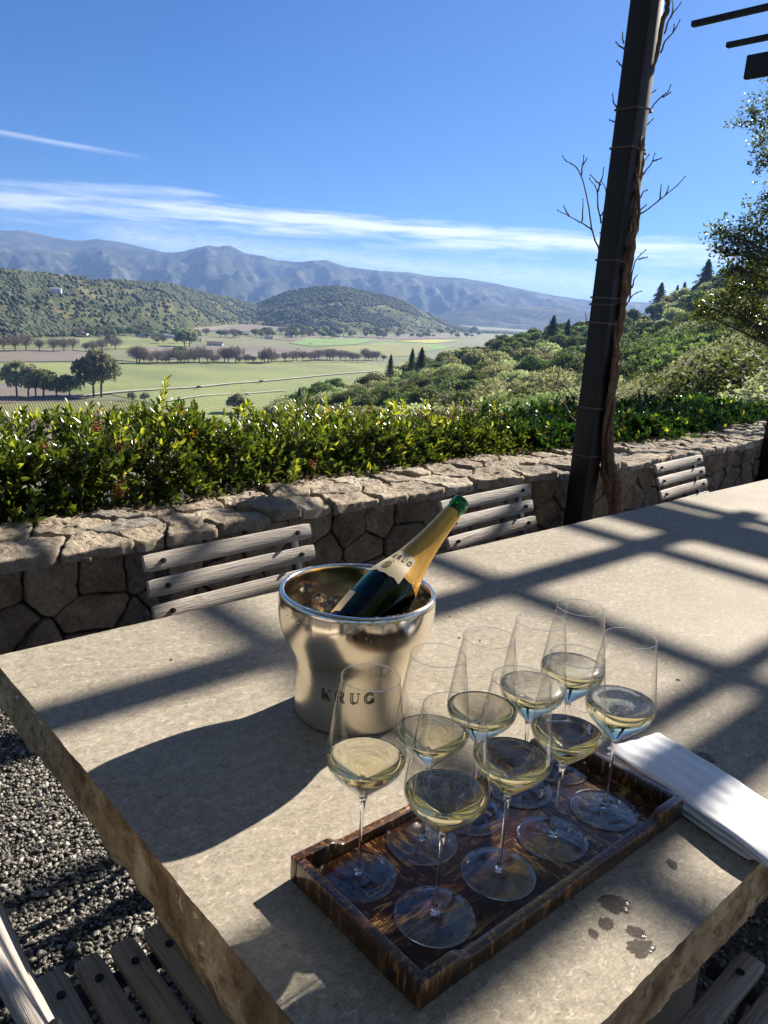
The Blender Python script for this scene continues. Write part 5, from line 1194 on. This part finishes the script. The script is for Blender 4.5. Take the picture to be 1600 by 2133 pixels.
for i, (bx_, by_, sc_) in enumerate(((-9, -5, 1.3), (-3.5, -10, 1.6), (5, -11, 1.5), (12, -5, 1.3), (-13, 2, 1.1), (-8, -13, 1.7), (1, -15, 1.8))):  # unseen oaks, added to block sky light and deepen the shadows
    put_tree('oak_tree', near_p[i % 4], 'tall shade oak standing behind the viewpoint, over the back of the terrace', 'oak tree', 'shade oaks behind the terrace', (bx_, by_, 0), i*1.3, (sc_, sc_*1.15))  # added oaks, out of view, there only to block sky light
# ------------------------------------------------------------------ the near oak at the right edge
def near_oak():
    r = np.random.default_rng(5); D0 = 11.0
    base_ = at_d(1840, 900, D0); gz = ground_at(base_[0], base_[1]); P0_ = np.array([base_[0], base_[1], gz-0.3])
    t = thing('oak_tree', 'nearby dark live oak reaching its leafy branches in from the right edge', 'oak tree', P0_)
    tgt = []
    for px, py, rpx, d in ((1575, 250, 34, 11), (1600, 300, 40, 11.5), (1640, 200, 60, 11.5), (1592, 330, 18, 11), (1585, 430, 26, 11), (1610, 470, 40, 11.3), (1500, 478, 22, 10.5), (1530, 500, 26, 10.6), (1560, 478, 24, 10.8), (1555, 525, 22, 10.8), (1590, 520, 36, 11), (1505, 522, 12, 10.5), (1520, 560, 16, 10.6), (1560, 560, 28, 11), (1600, 585, 44, 11.2), (1535, 600, 22, 11), (1570, 630, 36, 11), (1510, 630, 26, 10.8), (1480, 645, 22, 10.7), (1460, 655, 14, 10.7), (1610, 660, 40, 11), (1545, 665, 22, 11), (1590, 690, 20, 11), (1650, 420, 60, 12), (1660, 560, 70, 12), (1680, 300, 70, 12), (1700, 680, 60, 12), (1760, 450, 90, 12)):
        tgt.append((at_d(px, py, d)-P0_, rpx*d/CAM_F))
    mb = MB(); trunk = spline([np.array([0, 0, 0]), np.array([0.05, 0, 2.0]), np.array([-0.15, 0.1, 4.0]), np.array([0, 0.2, 6.5])], 5); mb.tube(trunk, [0.24-0.10*i/(len(trunk)-1) for i in range(len(trunk))], 10)
    tw = MB(); LP = []
    for c, rd in tgt:
        k = int(np.clip((c[2]-0.5)/6.5*(len(trunk)-1), 2, len(trunk)-1)); s0 = trunk[k]
        m1 = s0+(c-s0)*0.45+np.array([0, 0, 0.18])+r.normal(0, .08, 3); P = spline([s0, m1, c+r.normal(0, rd*.2, 3)], 6); mb.tube(P, [0.034-0.029*i/(len(P)-1) for i in range(len(P))], 6, cap=False)
        for _ in range(int(7+rd*66)):
            e = c+unit(r.normal(0, 1, (1, 3)))[0]*rd*r.uniform(0.45, 1.15); j = P[int(r.integers(len(P)*2//3, len(P)))]; mid = (j+e)/2+r.normal(0, .03, 3); Q = spline([j, mid, e], 3); tw.tube(Q, [0.0038-0.0028*i/(len(Q)-1) for i in range(len(Q))], 4, cap=False)
            for q_ in Q[2:]: LP.append((q_, e-j))
            for _k in range(3):
                LP.append((e+r.normal(0, .045, 3), e-j))
    mb.obj('trunk', M_bark, t, angle=0); tw.obj('twigs', M_bark, t, angle=0)
    P = []; D = []
    for p, d in LP:
        for _ in range(3 if p[2] > 0 else 3): P.append(p+r.normal(0, .03, 3)); D.append(d/np.linalg.norm(d)*0.6+r.normal(0, .7, 3))
    P = np.array(P); D = np.array(D); Nr = r.normal(0, 1, P.shape)+[0, 0, 1.0]; Ln = r.uniform(0.028, 0.052, len(P))
    V, F = leaves(P, D, Nr, Ln, Ln*0.55, 0.15, 0.1); link('crown', np_mesh('crown', V, F), leafmat('live_oak_leaf', (0.03, 0.047, 0.016), (0.075, 0.095, 0.028), (0.22, 0.20, 0.06), rough=0.3, trans=0.4, tcol=(2.2, 2.1, 0.7)), t)
near_oak()

# ------------------------------------------------------------------ valley floor, vineyards and road
def fieldmat(name, c1, c2, sp=2.6, rot=0.0, rows=0.6, c3=None, noise_s=0.012):
    m, nt, b = newmat(name); p = wpos(nt); n1 = noise(nt, p, noise_s, 6, 0.6); n2 = noise(nt, p, 0.35, 5, 0.7)
    col = ramp(nt, mth(nt, 'ADD', mth(nt, 'MULTIPLY', n1, 0.65), mth(nt, 'MULTIPLY', n2, 0.35)), [(0.38, c1), (0.6, c2)])
    if rows:
        s = nt.nodes.new('ShaderNodeSeparateXYZ'); nt.links.new(mapping(nt, p, rot=(0, 0, rot)), s.inputs[0])
        w_ = mth(nt, 'SINE', mth(nt, 'MULTIPLY', mth(nt, 'ADD', s.outputs[0], mth(nt, 'MULTIPLY', n2, 0.8)), 2*math.pi/sp)); col = mixc(nt, ramp(nt, mth(nt, 'ADD', mth(nt, 'MULTIPLY', w_, .5), .5), [(0.55, 0.0), (0.9, rows)]), col, c3 or (0.07, 0.055, 0.04))
    nt.links.new(col, b.inputs['Base Color']); setb(b, Roughness=0.95); bump(nt, b, n2, 0.5, 0.2); return m
M_vg = fieldmat('green_vineyard', (0.125, 0.165, 0.040), (0.25, 0.28, 0.07), 5.0, 0.25, 0.75, (0.075, 0.08, 0.04)); M_vg2 = fieldmat('yellow_green_vineyard', (0.16, 0.17, 0.04), (0.24, 0.23, 0.06), 3.0, 0.15, 0.45, (0.08, 0.08, 0.035))
M_vb = fieldmat('brown_vineyard', (0.135, 0.105, 0.080), (0.20, 0.158, 0.118), 4.2, 0.3, 0.6, (0.07, 0.06, 0.045)); M_vt = fieldmat('tan_vineyard', (0.19, 0.155, 0.105), (0.27, 0.22, 0.15), 5.0, 0.8, 0.35); M_gr = fieldmat('bright_meadow', (0.10, 0.19, 0.035), (0.17, 0.27, 0.06), rows=0); M_my = fieldmat('mustard_field', (0.30, 0.29, 0.04), (0.40, 0.36, 0.06), rows=0)
M_vf = fieldmat('valley_grass', (0.10, 0.12, 0.045), (0.17, 0.165, 0.075), rows=0, noise_s=0.004)
M_rd = plain('dusty_road', (0.36, 0.32, 0.26), 0.95, vs=0.1)
def fan(d0, d1, a0, a1, z, n=60, m=14):
    V = []; F = []
    for i in range(n+1):
        a = R(a0+(a1-a0)*i/n)
        for j in range(m+1): d = d0*(d1/d0)**(j/m); V.append((math.sin(a)*d, math.cos(a)*d, z))
    for i in range(n):
        for j in range(m): F.append((i*(m+1)+j, i*(m+1)+j+1, (i+1)*(m+1)+j+1, (i+1)*(m+1)+j))
    return V, F
setp(link('valley_floor', np_mesh('valley', *fan(150, 24000, -80, 80, VZ)), M_vf), kind='structure')
def field(px, mt, dz, name='vineyard_field'):
    P = [at_z(x, y, VZ) for x, y in px]; V = [(p[0], p[1], VZ+dz) for p in P]
    me = bpy.data.meshes.new(name); me.from_pydata(V, [], [tuple(range(len(V)))]); setp(link(name, me, mt), kind='structure')
field([(-400, 755), (0, 757), (260, 757), (560, 752), (800, 757), (900, 765), (900, 905), (500, 905), (310, 840), (230, 822), (-400, 830)], M_vg, 0.3)
field([(230, 749), (420, 752), (640, 748), (770, 755), (560, 757), (330, 760)], M_vg2, 0.6)
field([(-500, 730), (0, 731), (150, 729), (200, 738), (195, 753), (0, 755), (-500, 756)], M_vb, 0.6)
field([(265, 702), (330, 700), (395, 712), (400, 724), (300, 728), (180, 726), (190, 712)], M_vg, 0.6)
field([(290, 724), (420, 721), (560, 722), (680, 732), (700, 742), (500, 746), (280, 742)], M_vb, 0.7)
field([(-500, 696), (0, 694), (90, 694), (105, 702), (60, 706), (0, 707), (-500, 709)], M_my, 0.6)
field([(-500, 708), (0, 707), (170, 704), (260, 712), (250, 722), (0, 726), (-500, 727)], M_vg, 0.4)
field([(385, 676), (470, 670), (520, 672), (510, 690), (430, 690), (395, 688)], M_vt, 0.8, 'hillfoot_vineyard')
field([(430, 690), (530, 670), (600, 672), (640, 685), (560, 692)], M_vb, 1.0, 'hillfoot_vineyard')
field([(600, 715), (640, 706), (720, 706), (790, 708), (740, 718), (650, 722)], M_gr, 0.7, 'meadow')
field([(640, 735), (690, 722), (830, 716), (905, 722), (850, 742), (770, 744)], M_vg2, 0.6)
field([(560, 706), (600, 702), (700, 704), (630, 712)], M_vb, 0.6); field([(690, 700), (800, 702), (930, 699), (960, 704), (850, 708)], M_vb, 0.8)
field([(820, 711), (900, 708), (960, 710), (900, 716)], M_my, 0.9); field([(740, 722), (800, 713), (900, 717), (950, 722), (890, 732)], M_gr, 0.5, 'meadow')
field([(-500, 800), (0, 800), (60, 797), (110, 815), (190, 830), (100, 842), (-500, 850)], M_vb, 0.9)
field([(-500, 838), (0, 835), (240, 835), (320, 850), (330, 890), (300, 905), (-500, 960)], M_vb, 0.7)
field([(-500, 850), (0, 845), (200, 838), (300, 842), (250, 856), (120, 868), (0, 880), (-500, 920)], M_vg2, 1.0)
def road(pts, w_, dz=1.2, name='farm_road'):
    P = [at_z(x, y, VZ) for x, y in pts]; P = spline(P, 6); V = []; F = []
    for i, p in enumerate(P):
        t = P[min(i+1, len(P)-1)]-P[max(i-1, 0)]; t /= np.linalg.norm(t); nn = np.array([-t[1], t[0], 0])*w_/2; V += [tuple((p+nn)[:2])+(VZ+dz,), tuple((p-nn)[:2])+(VZ+dz,)]
    for i in range(len(P)-1): F.append((2*i, 2*i+1, 2*i+3, 2*i+2))
    me = bpy.data.meshes.new(name); me.from_pydata(V, [], F); setp(link(name, me, M_rd), kind='structure')
road([(150, 832), (200, 824), (270, 817), (350, 812), (415, 808), (480, 801), (545, 796), (620, 789), (700, 781), (790, 774)], 4.5)
road([(350, 838), (430, 826), (510, 822), (600, 815)], 2.5)
# trellis posts in the nearest vineyard block, too many to count
V = []; F = []
mbp = MB(); cnt = 0
for rowi in range(34):
    for k in range(60):
        y = 838+rowi*1.75+(rowi**1.3)*0.05; x = -20+k*6.0+rowi*0.9
        if x > 320-rowi*0.4 or y > 905: continue
        p = at_z(x, y, VZ); s = 0.10; V += [(p[0]-s, p[1], VZ), (p[0]+s, p[1], VZ), (p[0]+s, p[1], VZ+1.9), (p[0]-s, p[1], VZ+1.9), (p[0], p[1]-s, VZ), (p[0], p[1]+s, VZ), (p[0], p[1]+s, VZ+1.9), (p[0], p[1]-s, VZ+1.9)]
        F += [(cnt, cnt+1, cnt+2, cnt+3), (cnt+4, cnt+5, cnt+6, cnt+7)]; cnt += 8
setp(link('trellis_posts', np_mesh('trellis', V, F, False), M_bare), 'thin dark trellis posts dotted over the nearest vineyard block', kind='stuff')

# ------------------------------------------------------------------ hills and mountains
def massif(name, sky_pts, d_front, d_ridge, z0, mt, amp, seed, nf=70, na=520, freq=1.0, conc=1.0, back=0.35, xpad=1800, fr=None):
    xs_f = [p[0] for p in fr] if fr else None; ys_f = [p[1] for p in fr] if fr else None
    xs = [p[0] for p in sky_pts]; ys = [p[1] for p in sky_pts]
    X_ = np.linspace(-xpad, 1600+xpad, na); rows = []
    nb_ = 10
    for x in X_:
        y = np.interp(x, xs, ys); az_, el_ = azel(x, y)
        dr = np.interp(x, xs, d_ridge) if hasattr(d_ridge, '__len__') else d_ridge; df = np.interp(x, xs_f, ys_f) if (xs_f is not None) else d_front
        if xs_f is not None: dr = df+d_ridge
        zr = CAM_H+dr*math.tan(el_); row = []
        for j in range(nf+nb_):
            if j < nf:
                t = j/(nf-1); d = df+(dr-df)*t; base_ = z0+(zr-z0)*(t**conc)*(0.25+0.75*t if conc > 1.2 else 1)
                px_, py_ = math.sin(az_)*d, math.cos(az_)*d; k = math.sin(math.pi*min(1, t*1.0))**0.7*(1-t*0.35)
                rd = 1-abs(mnoise.noise(Vector((az_*9*freq+seed, t*1.3, seed))))*2; r2 = 1-abs(mnoise.noise(Vector((az_*23*freq+seed, t*3.2, seed+4))))*2; r3 = fbm(az_*60*freq, t*8, seed, 3)
                z = base_+amp*k*(0.55*(rd-0.6)+0.36*(r2-0.6)+0.24*r3)*(zr-z0)+(0.014*(zr-z0)*fbm(az_*70*freq, 3, seed, 5) if zr > z0 else 0)*min(1, t*2)
            else:
                u = (j-nf+1)/nb_; d = dr+(dr-df)*back*u; z = zr+(z0-zr)*u**1.2; px_, py_ = math.sin(az_)*d, math.cos(az_)*d
            row.append((px_, py_, max(z, z0-3)))
        rows.append(row)
    A = np.array(rows); n1, n2, _ = A.shape; F = (np.arange((n1-1))[:, None]*n2+np.arange(n2-1)[None]).reshape(-1); F = np.stack([F, F+1, F+n2+1, F+n2], 1)
    o = link(name, np_mesh(name, A.reshape(-1, 3), F), mt); setp(o, kind='structure'); return A, X_, nf
def mat_mtn(name, c1, c2, c3, s=0.004):
    m, nt, b = newmat(name); p = wpos(nt); n1 = noise(nt, p, s, 8, 0.62, 0.3); n2 = noise(nt, p, s*9, 6, 0.7)
    nt.links.new(ramp(nt, mth(nt, 'ADD', mth(nt, 'MULTIPLY', n1, .6), mth(nt, 'MULTIPLY', n2, .4)), [(0.40, c1), (0.52, c2), (0.62, c3)]), b.inputs['Base Color']); setb(b, Roughness=1.0); b.inputs['Specular IOR Level'].default_value = 0.1; bump(nt, b, n2, 1.0, 14); return m
M_m = mat_mtn('chaparral_mountain', (0.022, 0.030, 0.020), (0.048, 0.052, 0.034), (0.17, 0.15, 0.09))
massif('far_mountain', [(-1800, 420), (-300, 470), (0, 481), (40, 479), (90, 489), (140, 500), (170, 502), (200, 498), (240, 502), (300, 515), (350, 527), (420, 545), (600, 590), (900, 640), (3400, 900)], 6500, 8800, VZ, M_m, 0.30, 3.1, nf=44, na=380)
massif('mountain_range', [(-1800, 520), (-300, 512), (0, 513), (60, 521), (120, 522), (170, 520), (200, 515), (260, 520), (330, 526), (370, 526), (400, 518), (430, 512), (455, 513), (480, 511), (510, 528), (545, 532), (580, 543), (620, 546), (650, 543), (680, 541), (720, 556), (800, 565), (850, 567), (900, 576), (950, 578), (1000, 585), (1050, 595), (1100, 605), (1150, 615), (1200, 622), (1250, 627), (1340, 629), (1600, 640), (3400, 760)], 5600, 7600, VZ, M_m, 0.55, 8.7, nf=110, na=900, freq=1.5)
massif('blue_hills', [(-1800, 700), (600, 700), (800, 690), (900, 660), (960, 641), (1010, 634), (1060, 640), (1120, 636), (1170, 642), (1230, 650), (1320, 655), (1450, 660), (1800, 690), (3400, 780)], 5000, 5700, VZ, M_m, 0.3, 5.2, nf=30, na=360)
M_hill = mat_mtn('grassy_hill', (0.06, 0.075, 0.030), (0.125, 0.135, 0.055), (0.27, 0.235, 0.12), 0.012)
HA = massif('west_hill', [(-1800, 540), (-400, 556), (0, 563), (60, 570), (130, 575), (200, 583), (250, 586), (300, 590), (330, 588), (370, 597), (420, 610), (480, 622), (520, 632), (560, 645), (640, 668), (700, 682), (760, 690), (900, 720), (1600, 760), (3400, 900)], 1250, 520, VZ, M_hill, 0.34, 2.2, nf=60, na=560, conc=0.9, fr=[(-1800, 900), (0, 1075), (200, 1250), (350, 1500), (500, 2200), (600, 2450), (1000, 3000)])
HBm = massif('round_hill', [(-1800, 730), (300, 700), (420, 680), (480, 660), (520, 640), (560, 622), (600, 608), (650, 598), (700, 596), (760, 606), (820, 620), (870, 641), (910, 662), (950, 678), (1000, 690), (1100, 705), (1600, 760), (3400, 900)], 1500, 620, VZ, M_hill, 0.22, 6.3, nf=60, na=620, conc=0.85, fr=[(-1800, 2000), (450, 2350), (600, 2180), (700, 2100), (850, 2300), (950, 2900), (1050, 3300)])
bm = bmesh.new(); bmesh.ops.create_icosphere(bm, subdivisions=2, radius=1.0); BV = np.array([v.co for v in bm.verts]); BF = np.array([[v.index for v in f.verts] for f in bm.faces]); bm.free()
bm = bmesh.new(); bmesh.ops.create_icosphere(bm, subdivisions=1, radius=1.0); BV1 = np.array([v.co for v in bm.verts]); BF1 = np.array([[v.index for v in f.verts] for f in bm.faces]); bm.free()
def mat_wood_far():
    m, nt, b = newmat('distant_oak_wood'); g = nt.nodes.new('ShaderNodeNewGeometry'); n1 = noise(nt, wpos(nt), 0.9, 4, 0.7)
    nt.links.new(mixc(nt, 0.35, ramp(nt, g.outputs['Random Per Island'], [(0, (0.030, 0.048, 0.020)), (0.6, (0.075, 0.095, 0.040)), (1, (0.16, 0.16, 0.075))]), ramp(nt, n1, [(0.35, (0.025, 0.036, 0.018)), (0.65, (0.13, 0.145, 0.065))])), b.inputs['Base Color']); setb(b, Roughness=1.0); bump(nt, b, n1, 1.0, 1.2); return m
M_fw = mat_wood_far()
def hill_wood(name, label, H, n, x0, x1, thr, seed, smin=1.9, smax=4.8, tmax=1.0):
    A, X_, nf = H; r = np.random.default_rng(seed); P = []; i0, i1 = np.searchsorted(X_, [x0, x1])
    while len(P) < n:
        i = r.uniform(i0, i1-1); j = r.uniform(1, (nf-1)*tmax); a, b = int(i), int(j); u, v = i-a, j-b
        p = A[a, b]*(1-u)*(1-v)+A[a+1, b]*u*(1-v)+A[a, b+1]*(1-u)*v+A[a+1, b+1]*u*v
        m_ = fbm(p[0]*0.006, p[1]*0.006, seed, 5)+0.45*(j/nf)-0.25
        xq = X_[a]+(X_[a+1]-X_[a])*u; tq = j/nf
        if seed == 4: m_ -= 1.3*math.exp(-((xq-225-60*(0.7-tq))/42)**2)*(0.15 < tq < 0.85)+0.8*math.exp(-((xq-330)/60)**2)*(tq < 0.45)
        else: m_ -= 1.0*math.exp(-((xq-880)/60)**2)*(tq < 0.6)
        if m_ > thr or r.random() < 0.05: P.append(p)
    P = np.array(P); s = smin+(smax-smin)*r.random(len(P))**1.8; V = BV1[None]*(1+r.uniform(-.25, .25, (len(P), 12, 1)))*s[:, None, None]*np.array([1, 1, .85]); V = V+P[:, None]+np.array([0, 0, 1])*s[:, None, None]*0.6
    F = (BF1[None]+(np.arange(len(P))*12)[:, None, None]).reshape(-1, 3); setp(link(name, np_mesh(name, V.reshape(-1, 3), F, True), M_fw), label, kind='stuff')
hill_wood('hill_woods', 'oak woods covering the long hill across the valley', HA, 26000, -300, 900, -0.10, 4)
hill_wood('hill_woods', 'dense oak woods over the round hill in the middle distance', HBm, 21000, 380, 1150, -0.30, 9)

# valley trees: a line of bare oaks, clumps and hamlets
def bare_proto(H, Wd, seed, n=2600):
    r = np.random.default_rng(seed); mb = MB(); tips = []
    mb.tube([(0, 0, -0.5), (0, 0, H*.25)], [H*.035, H*.028], 6)
    for i in range(9):
        a = i*2.4; e = np.array([math.cos(a)*Wd*.4*r.uniform(.6, 1), math.sin(a)*Wd*.4*r.uniform(.6, 1), H*r.uniform(.62, .95)]); P = spline([np.array([0, 0, H*.22]), np.array([e[0]*.4, e[1]*.4, H*.5]), e], 4); mb.tube(P, [H*.018-H*.013*k/(len(P)-1) for k in range(len(P))], 4, cap=False); tips += P[3:]
    tr = mb.mesh('trunk', True, 0, 2, 0); q_ = unit(r.normal(0, 1, (n, 3)))*r.random((n, 1))**0.42; B = q_*np.array([Wd*.42, Wd*.42, H*.32])*(1+0.25*np.sin(q_[:, :1]*9+q_[:, 1:2]*7))+np.array([0, 0, H*.60]); D = unit(q_+r.normal(0, .5, (n, 3))+[0, 0, .4])*r.uniform(.05, .15, (n, 1))*H; S = unit(np.cross(D, r.normal(0, 1, (n, 3))))*H*0.0065
    V = np.stack([B-S, B+D*.6-S*.7, B+D, B+S], 1).reshape(-1, 3); return np_mesh('crown', V, np.arange(4*n).reshape(-1, 4), False), tr, M_bare
bare_p = [bare_proto(10, 11, 41), bare_proto(9, 10, 42), bare_proto(11, 10, 43)]
dark_p = [oak_proto('v', 8, 8.5, 2200, 0.34, M_oak2, 51, 9), oak_proto('v', 8, 7.5, 2200, 0.34, M_oak3, 52, 8)]
def vtree(px, py, hpx, proto, lab, cat, group=None, name='oak_tree', wid=1.0, href=10.0):
    P = at_z(px, py, VZ+0.5); d = math.hypot(P[0], P[1]); H = hpx*d/CAM_F; put_tree(name, proto, lab, cat, group, P, px*.37, (H/href*wid, H/href))
rv = random.Random(8)
x = 285
while x < 800:
    y = np.interp(x, [285, 560, 680, 800], [757, 755, 750, 752])+rv.uniform(-1.5, 1.5); vtree(x, y, rv.uniform(13, 34)*np.interp(x, [285, 560, 800], [1, 1, .62]), bare_p[rv.randrange(3)], 'leafless oak in the long tree line across the vineyards', 'bare tree', 'leafless oaks in the long tree line', 'bare_tree', 1.15); x += rv.choice((rv.uniform(5, 9), rv.uniform(9, 20)))
x = -60
while x < 250:
    vtree(x, 730+rv.uniform(-2, 2), rv.uniform(16, 30), bare_p[rv.randrange(3)], 'leafless oak in the left tree line above the brown vineyard', 'bare tree', 'leafless oaks in the left tree line', 'bare_tree', 1.1); x += rv.uniform(14, 30)
for px, py, h, k, lab in ((232, 722, 22, 0, 'rounded dark oak beside the left tree line'), (212, 826, 92, 1, 'tallest pale feathery tree standing beside the farm road'), (195, 826, 78, 0, 'dark leaning tree just left of the tallest valley tree'), (145, 830, 46, 0, 'darkest round tree of the left valley clump'), (118, 830, 40, 0, 'dark tree left of the roundest one in the left clump'), (75, 829, 62, 1, 'brownish oak in the middle of the left clump'), (92, 829, 55, 0, 'brown green oak right of the middle of the left clump'), (35, 828, 68, 1, 'pale green tree at the left edge of the clump'), (60, 828, 52, 1, 'thin grey tree among the left clump'), (275, 836, 18, 1, 'small silvery bush tree by the bend of the farm road'), (302, 838, 20, 1, 'small grey tree below the farm road'), (490, 858, 38, 1, 'grey leafless looking tree at the foot of the vineyard'), (505, 860, 30, 0, 'low dark tree right of the grey one at the vineyard foot'),
                         (395, 722, 36, 1, 'tall tree with bare top beside the farm buildings'), (384, 722, 30, 0, 'dark narrow tree left of the farm buildings'), (372, 748, 26, 0, 'dark slender tree at the gap of the tree line')):
    vtree(px, py, h, dark_p[k], lab, 'valley tree', None, 'valley_tree', 0.85 if h > 60 else 1.1, 8.0)
rv = random.Random(18)
for i in range(190):
    px = rv.choice((rv.uniform(-80, 420), rv.uniform(-60, 380), rv.uniform(280, 720), rv.uniform(560, 800), rv.uniform(0, 300))); py = 697+rv.uniform(-5, 5)+(3 if px > 300 else 0)+(rv.choice((6, 14)) if 300 < px < 520 and rv.random() < .35 else 0)
    if rv.random() < .5: vtree(px, py, rv.uniform(9, 17), dark_p[rv.randrange(2)], 'small dark tree in the scattered groves at the foot of the hills', 'valley tree', 'dark trees at the foot of the hills', 'valley_tree', 1.25, 8.0)
    else: vtree(px, py, rv.uniform(9, 18), bare_p[rv.randrange(3)], 'small leafless tree in the scattered groves at the foot of the hills', 'bare tree', 'bare trees at the foot of the hills', 'bare_tree', 1.2)
for i in range(46):
    px = rv.uniform(770, 1000); py = rv.choice((rv.uniform(684, 692), rv.uniform(690, 700), 703+rv.uniform(-1, 1)))
    if rv.random() < .6: vtree(px, py, rv.uniform(6, 11), dark_p[rv.randrange(2)], 'small dark tree in the far groves where the valley narrows', 'valley tree', 'dark trees where the valley narrows', 'valley_tree', 1.35, 8.0)
    else: vtree(px, py, rv.uniform(6, 11), bare_p[rv.randrange(3)], 'small leafless tree in the far groves where the valley narrows', 'bare tree', 'bare trees where the valley narrows', 'bare_tree', 1.25)
# houses and barns
M_wallw = plain('pale_wall', (0.62, 0.60, 0.56), 0.8, vs=0.5); M_roofg = plain('grey_roof', (0.30, 0.31, 0.33), 0.6, vs=0.5); M_roofb = plain('brown_roof', (0.16, 0.11, 0.09), 0.8, vs=0.5); M_dark = plain('window_dark', (0.03, 0.035, 0.04), 0.3, vs=1)
def house(px, py, w_, dp, h, rot, roofm, lab, name='farm_house', z=None):
    P = at_z(px, py, VZ+0.4) if z is None else z; t = thing(name, lab, 'barn' if 'barn' in name else 'house', P, rot)
    MB().box((0, 0, h/2), (w_, dp, h)).obj('wall', M_wallw, t, smooth=False); rh = dp*0.28
    V = [(-w_/2-.5, -dp/2-.5, h+.05), (w_/2+.5, -dp/2-.5, h+.05), (w_/2+.5, dp/2+.5, h+.05), (-w_/2-.5, dp/2+.5, h+.05), (-w_/2-.5, 0, h+rh), (w_/2+.5, 0, h+rh)]
    MB().add(V, [(0, 1, 5, 4), (2, 3, 4, 5), (0, 4, 3), (1, 2, 5), (0, 3, 2, 1)]).obj('roof', roofm, t, smooth=False)
    k = max(2, int(w_/6))
    for i in range(k): MB().box((-w_/2+w_*(i+.5)/k, -dp/2-0.02, h*.5), (1.4, .06, 1.4)).obj('window', M_dark, t, smooth=False)
house(152, 698, 44, 16, 4.5, 0.1, M_roofg, 'long low white barn with grey roof at the foot of the left hill', 'farm_barn'); house(196, 699, 14, 10, 4, 0.3, M_roofg, 'small white house right of the long low barn')
house(22, 699, 16, 9, 4, 0, M_roofg, 'small pale house at the far left edge of the valley'); house(297, 702, 20, 10, 4, .1, M_roofb, 'brown roofed farmhouse right of the hill foot trees')
house(448, 720, 22, 9, 3.6, .1, M_roofb, 'brown roofed farmhouse in front of the tall farm tree'); house(412, 710, 13, 8, 4, .2, M_roofg, 'small grey roofed farmhouse behind the tall farm tree')
house(603, 700, 18, 9, 4, 0, M_roofg, 'grey roofed house among trees below the round hill'); house(648, 699, 16, 9, 4, .2, M_roofb, 'brown roofed house right of the grey one below the round hill'); house(700, 702, 16, 9, 4, .1, M_roofg, 'pale house at the right end of the groves below the round hill'); house(560, 706, 14, 8, 4, .3, M_roofb, 'small brown roofed cottage between the grey house and the vineyards'); house(350, 704, 18, 9, 4, .2, M_roofg, 'grey roofed shed left of the tall farm tree', 'farm_barn'); house(80, 700, 20, 9, 4, .1, M_roofb, 'brown roofed house left of the long low barn')
house(512, 698, 12, 8, 4, .2, M_roofg, 'small house on the hill foot left of the round hill')
A_, X__, nf__ = HA; ih = int(np.searchsorted(X__, 110)); best = None
for j in range(nf__):
    p = A_[ih, j]; v = p-CO; dd = v@_f; yy = 1066.5-CAM_F*(v@CU)/dd
    if best is None or abs(yy-616) < best[0]: best = (abs(yy-616), p)
house(0, 0, 16, 9, 9, .2, M_roofg, 'white villa perched on the wooded left hill', 'hill_villa', z=best[1]+np.array([0, 0, 2.5]))
# wind machines and parked vehicles
M_white = plain('white_paint', (0.75, 0.75, 0.75), 0.4, vs=1); M_cardark = plain('dark_paint', (0.04, 0.04, 0.045), 0.4, vs=1)
for px, py, hpx, lab in ((262, 781, 17, 'white wind machine standing in the green vineyard'), (508, 832, 26, 'thin pole rising beside the white vehicle in the vineyard'), (439, 737, 12, 'white pole at the edge of the brown vineyard')):
    P = at_z(px, py, VZ+.3); d = math.hypot(P[0], P[1]); H = hpx*d/CAM_F; t = thing('wind_machine', lab, 'wind machine', P)
    MB().tube([(0, 0, 0), (0, 0, H)], [0.18, 0.12], 8).obj('mast', M_white, t); MB().box((0, 0, H), (0.7, 1.2, 0.6)).obj('motor_head', M_white, t, bevel=.05)
    b_ = MB(); b_.box((0, -0.7, H), (4.2, .08, .3)); b_.obj('propeller', M_white, t)
for px, py, mt, lab in ((515, 824, M_white, 'white van parked in the vineyard below the farm road'), (415, 808, M_cardark, 'dark car driving along the farm road'), (545, 796, M_cardark, 'dark pickup farther along the farm road'), (647, 717, M_white, 'white car parked near the bright green meadow'), (622, 728, M_white, 'white car by the yellow green field')):
    P = at_z(px, py, VZ+1.3); t = thing('parked_car', lab, 'car', P, 0.5)
    MB().box((0, 0, .65), (4.6, 1.8, .7)).obj('body', mt, t, bevel=.15); MB().box((-.2, 0, 1.25), (2.5, 1.6, .6)).obj('cabin', M_dark, t, bevel=.2)
    for sx in (-1.4, 1.4):
        for sy in (-.9, .9): MB().tube([(sx, sy-.1, .33), (sx, sy+.1, .33)], .33, 12).obj('wheel', M_dark, t)

# ------------------------------------------------------------------ haze
if HAZE > 0:
    mb = MB().box((0, 4000, 330), (26000, 22000, 800)); o = mb.obj('haze', None, smooth=False)
    m = bpy.data.materials.new('haze'); m.use_nodes = True; nt = m.node_tree; nt.nodes.clear(); ou = nt.nodes.new('ShaderNodeOutputMaterial'); pv = nt.nodes.new('ShaderNodeVolumePrincipled')
    pv.inputs['Color'].default_value = (*HAZEC, 1); pv.inputs['Density'].default_value = HAZE; pv.inputs['Anisotropy'].default_value = HAZEG; nt.links.new(pv.outputs[0], ou.inputs['Volume'])
    o.data.materials.clear(); o.data.materials.append(m); setp(o, 'thin pale blue haze filling the air of the valley', kind='stuff')
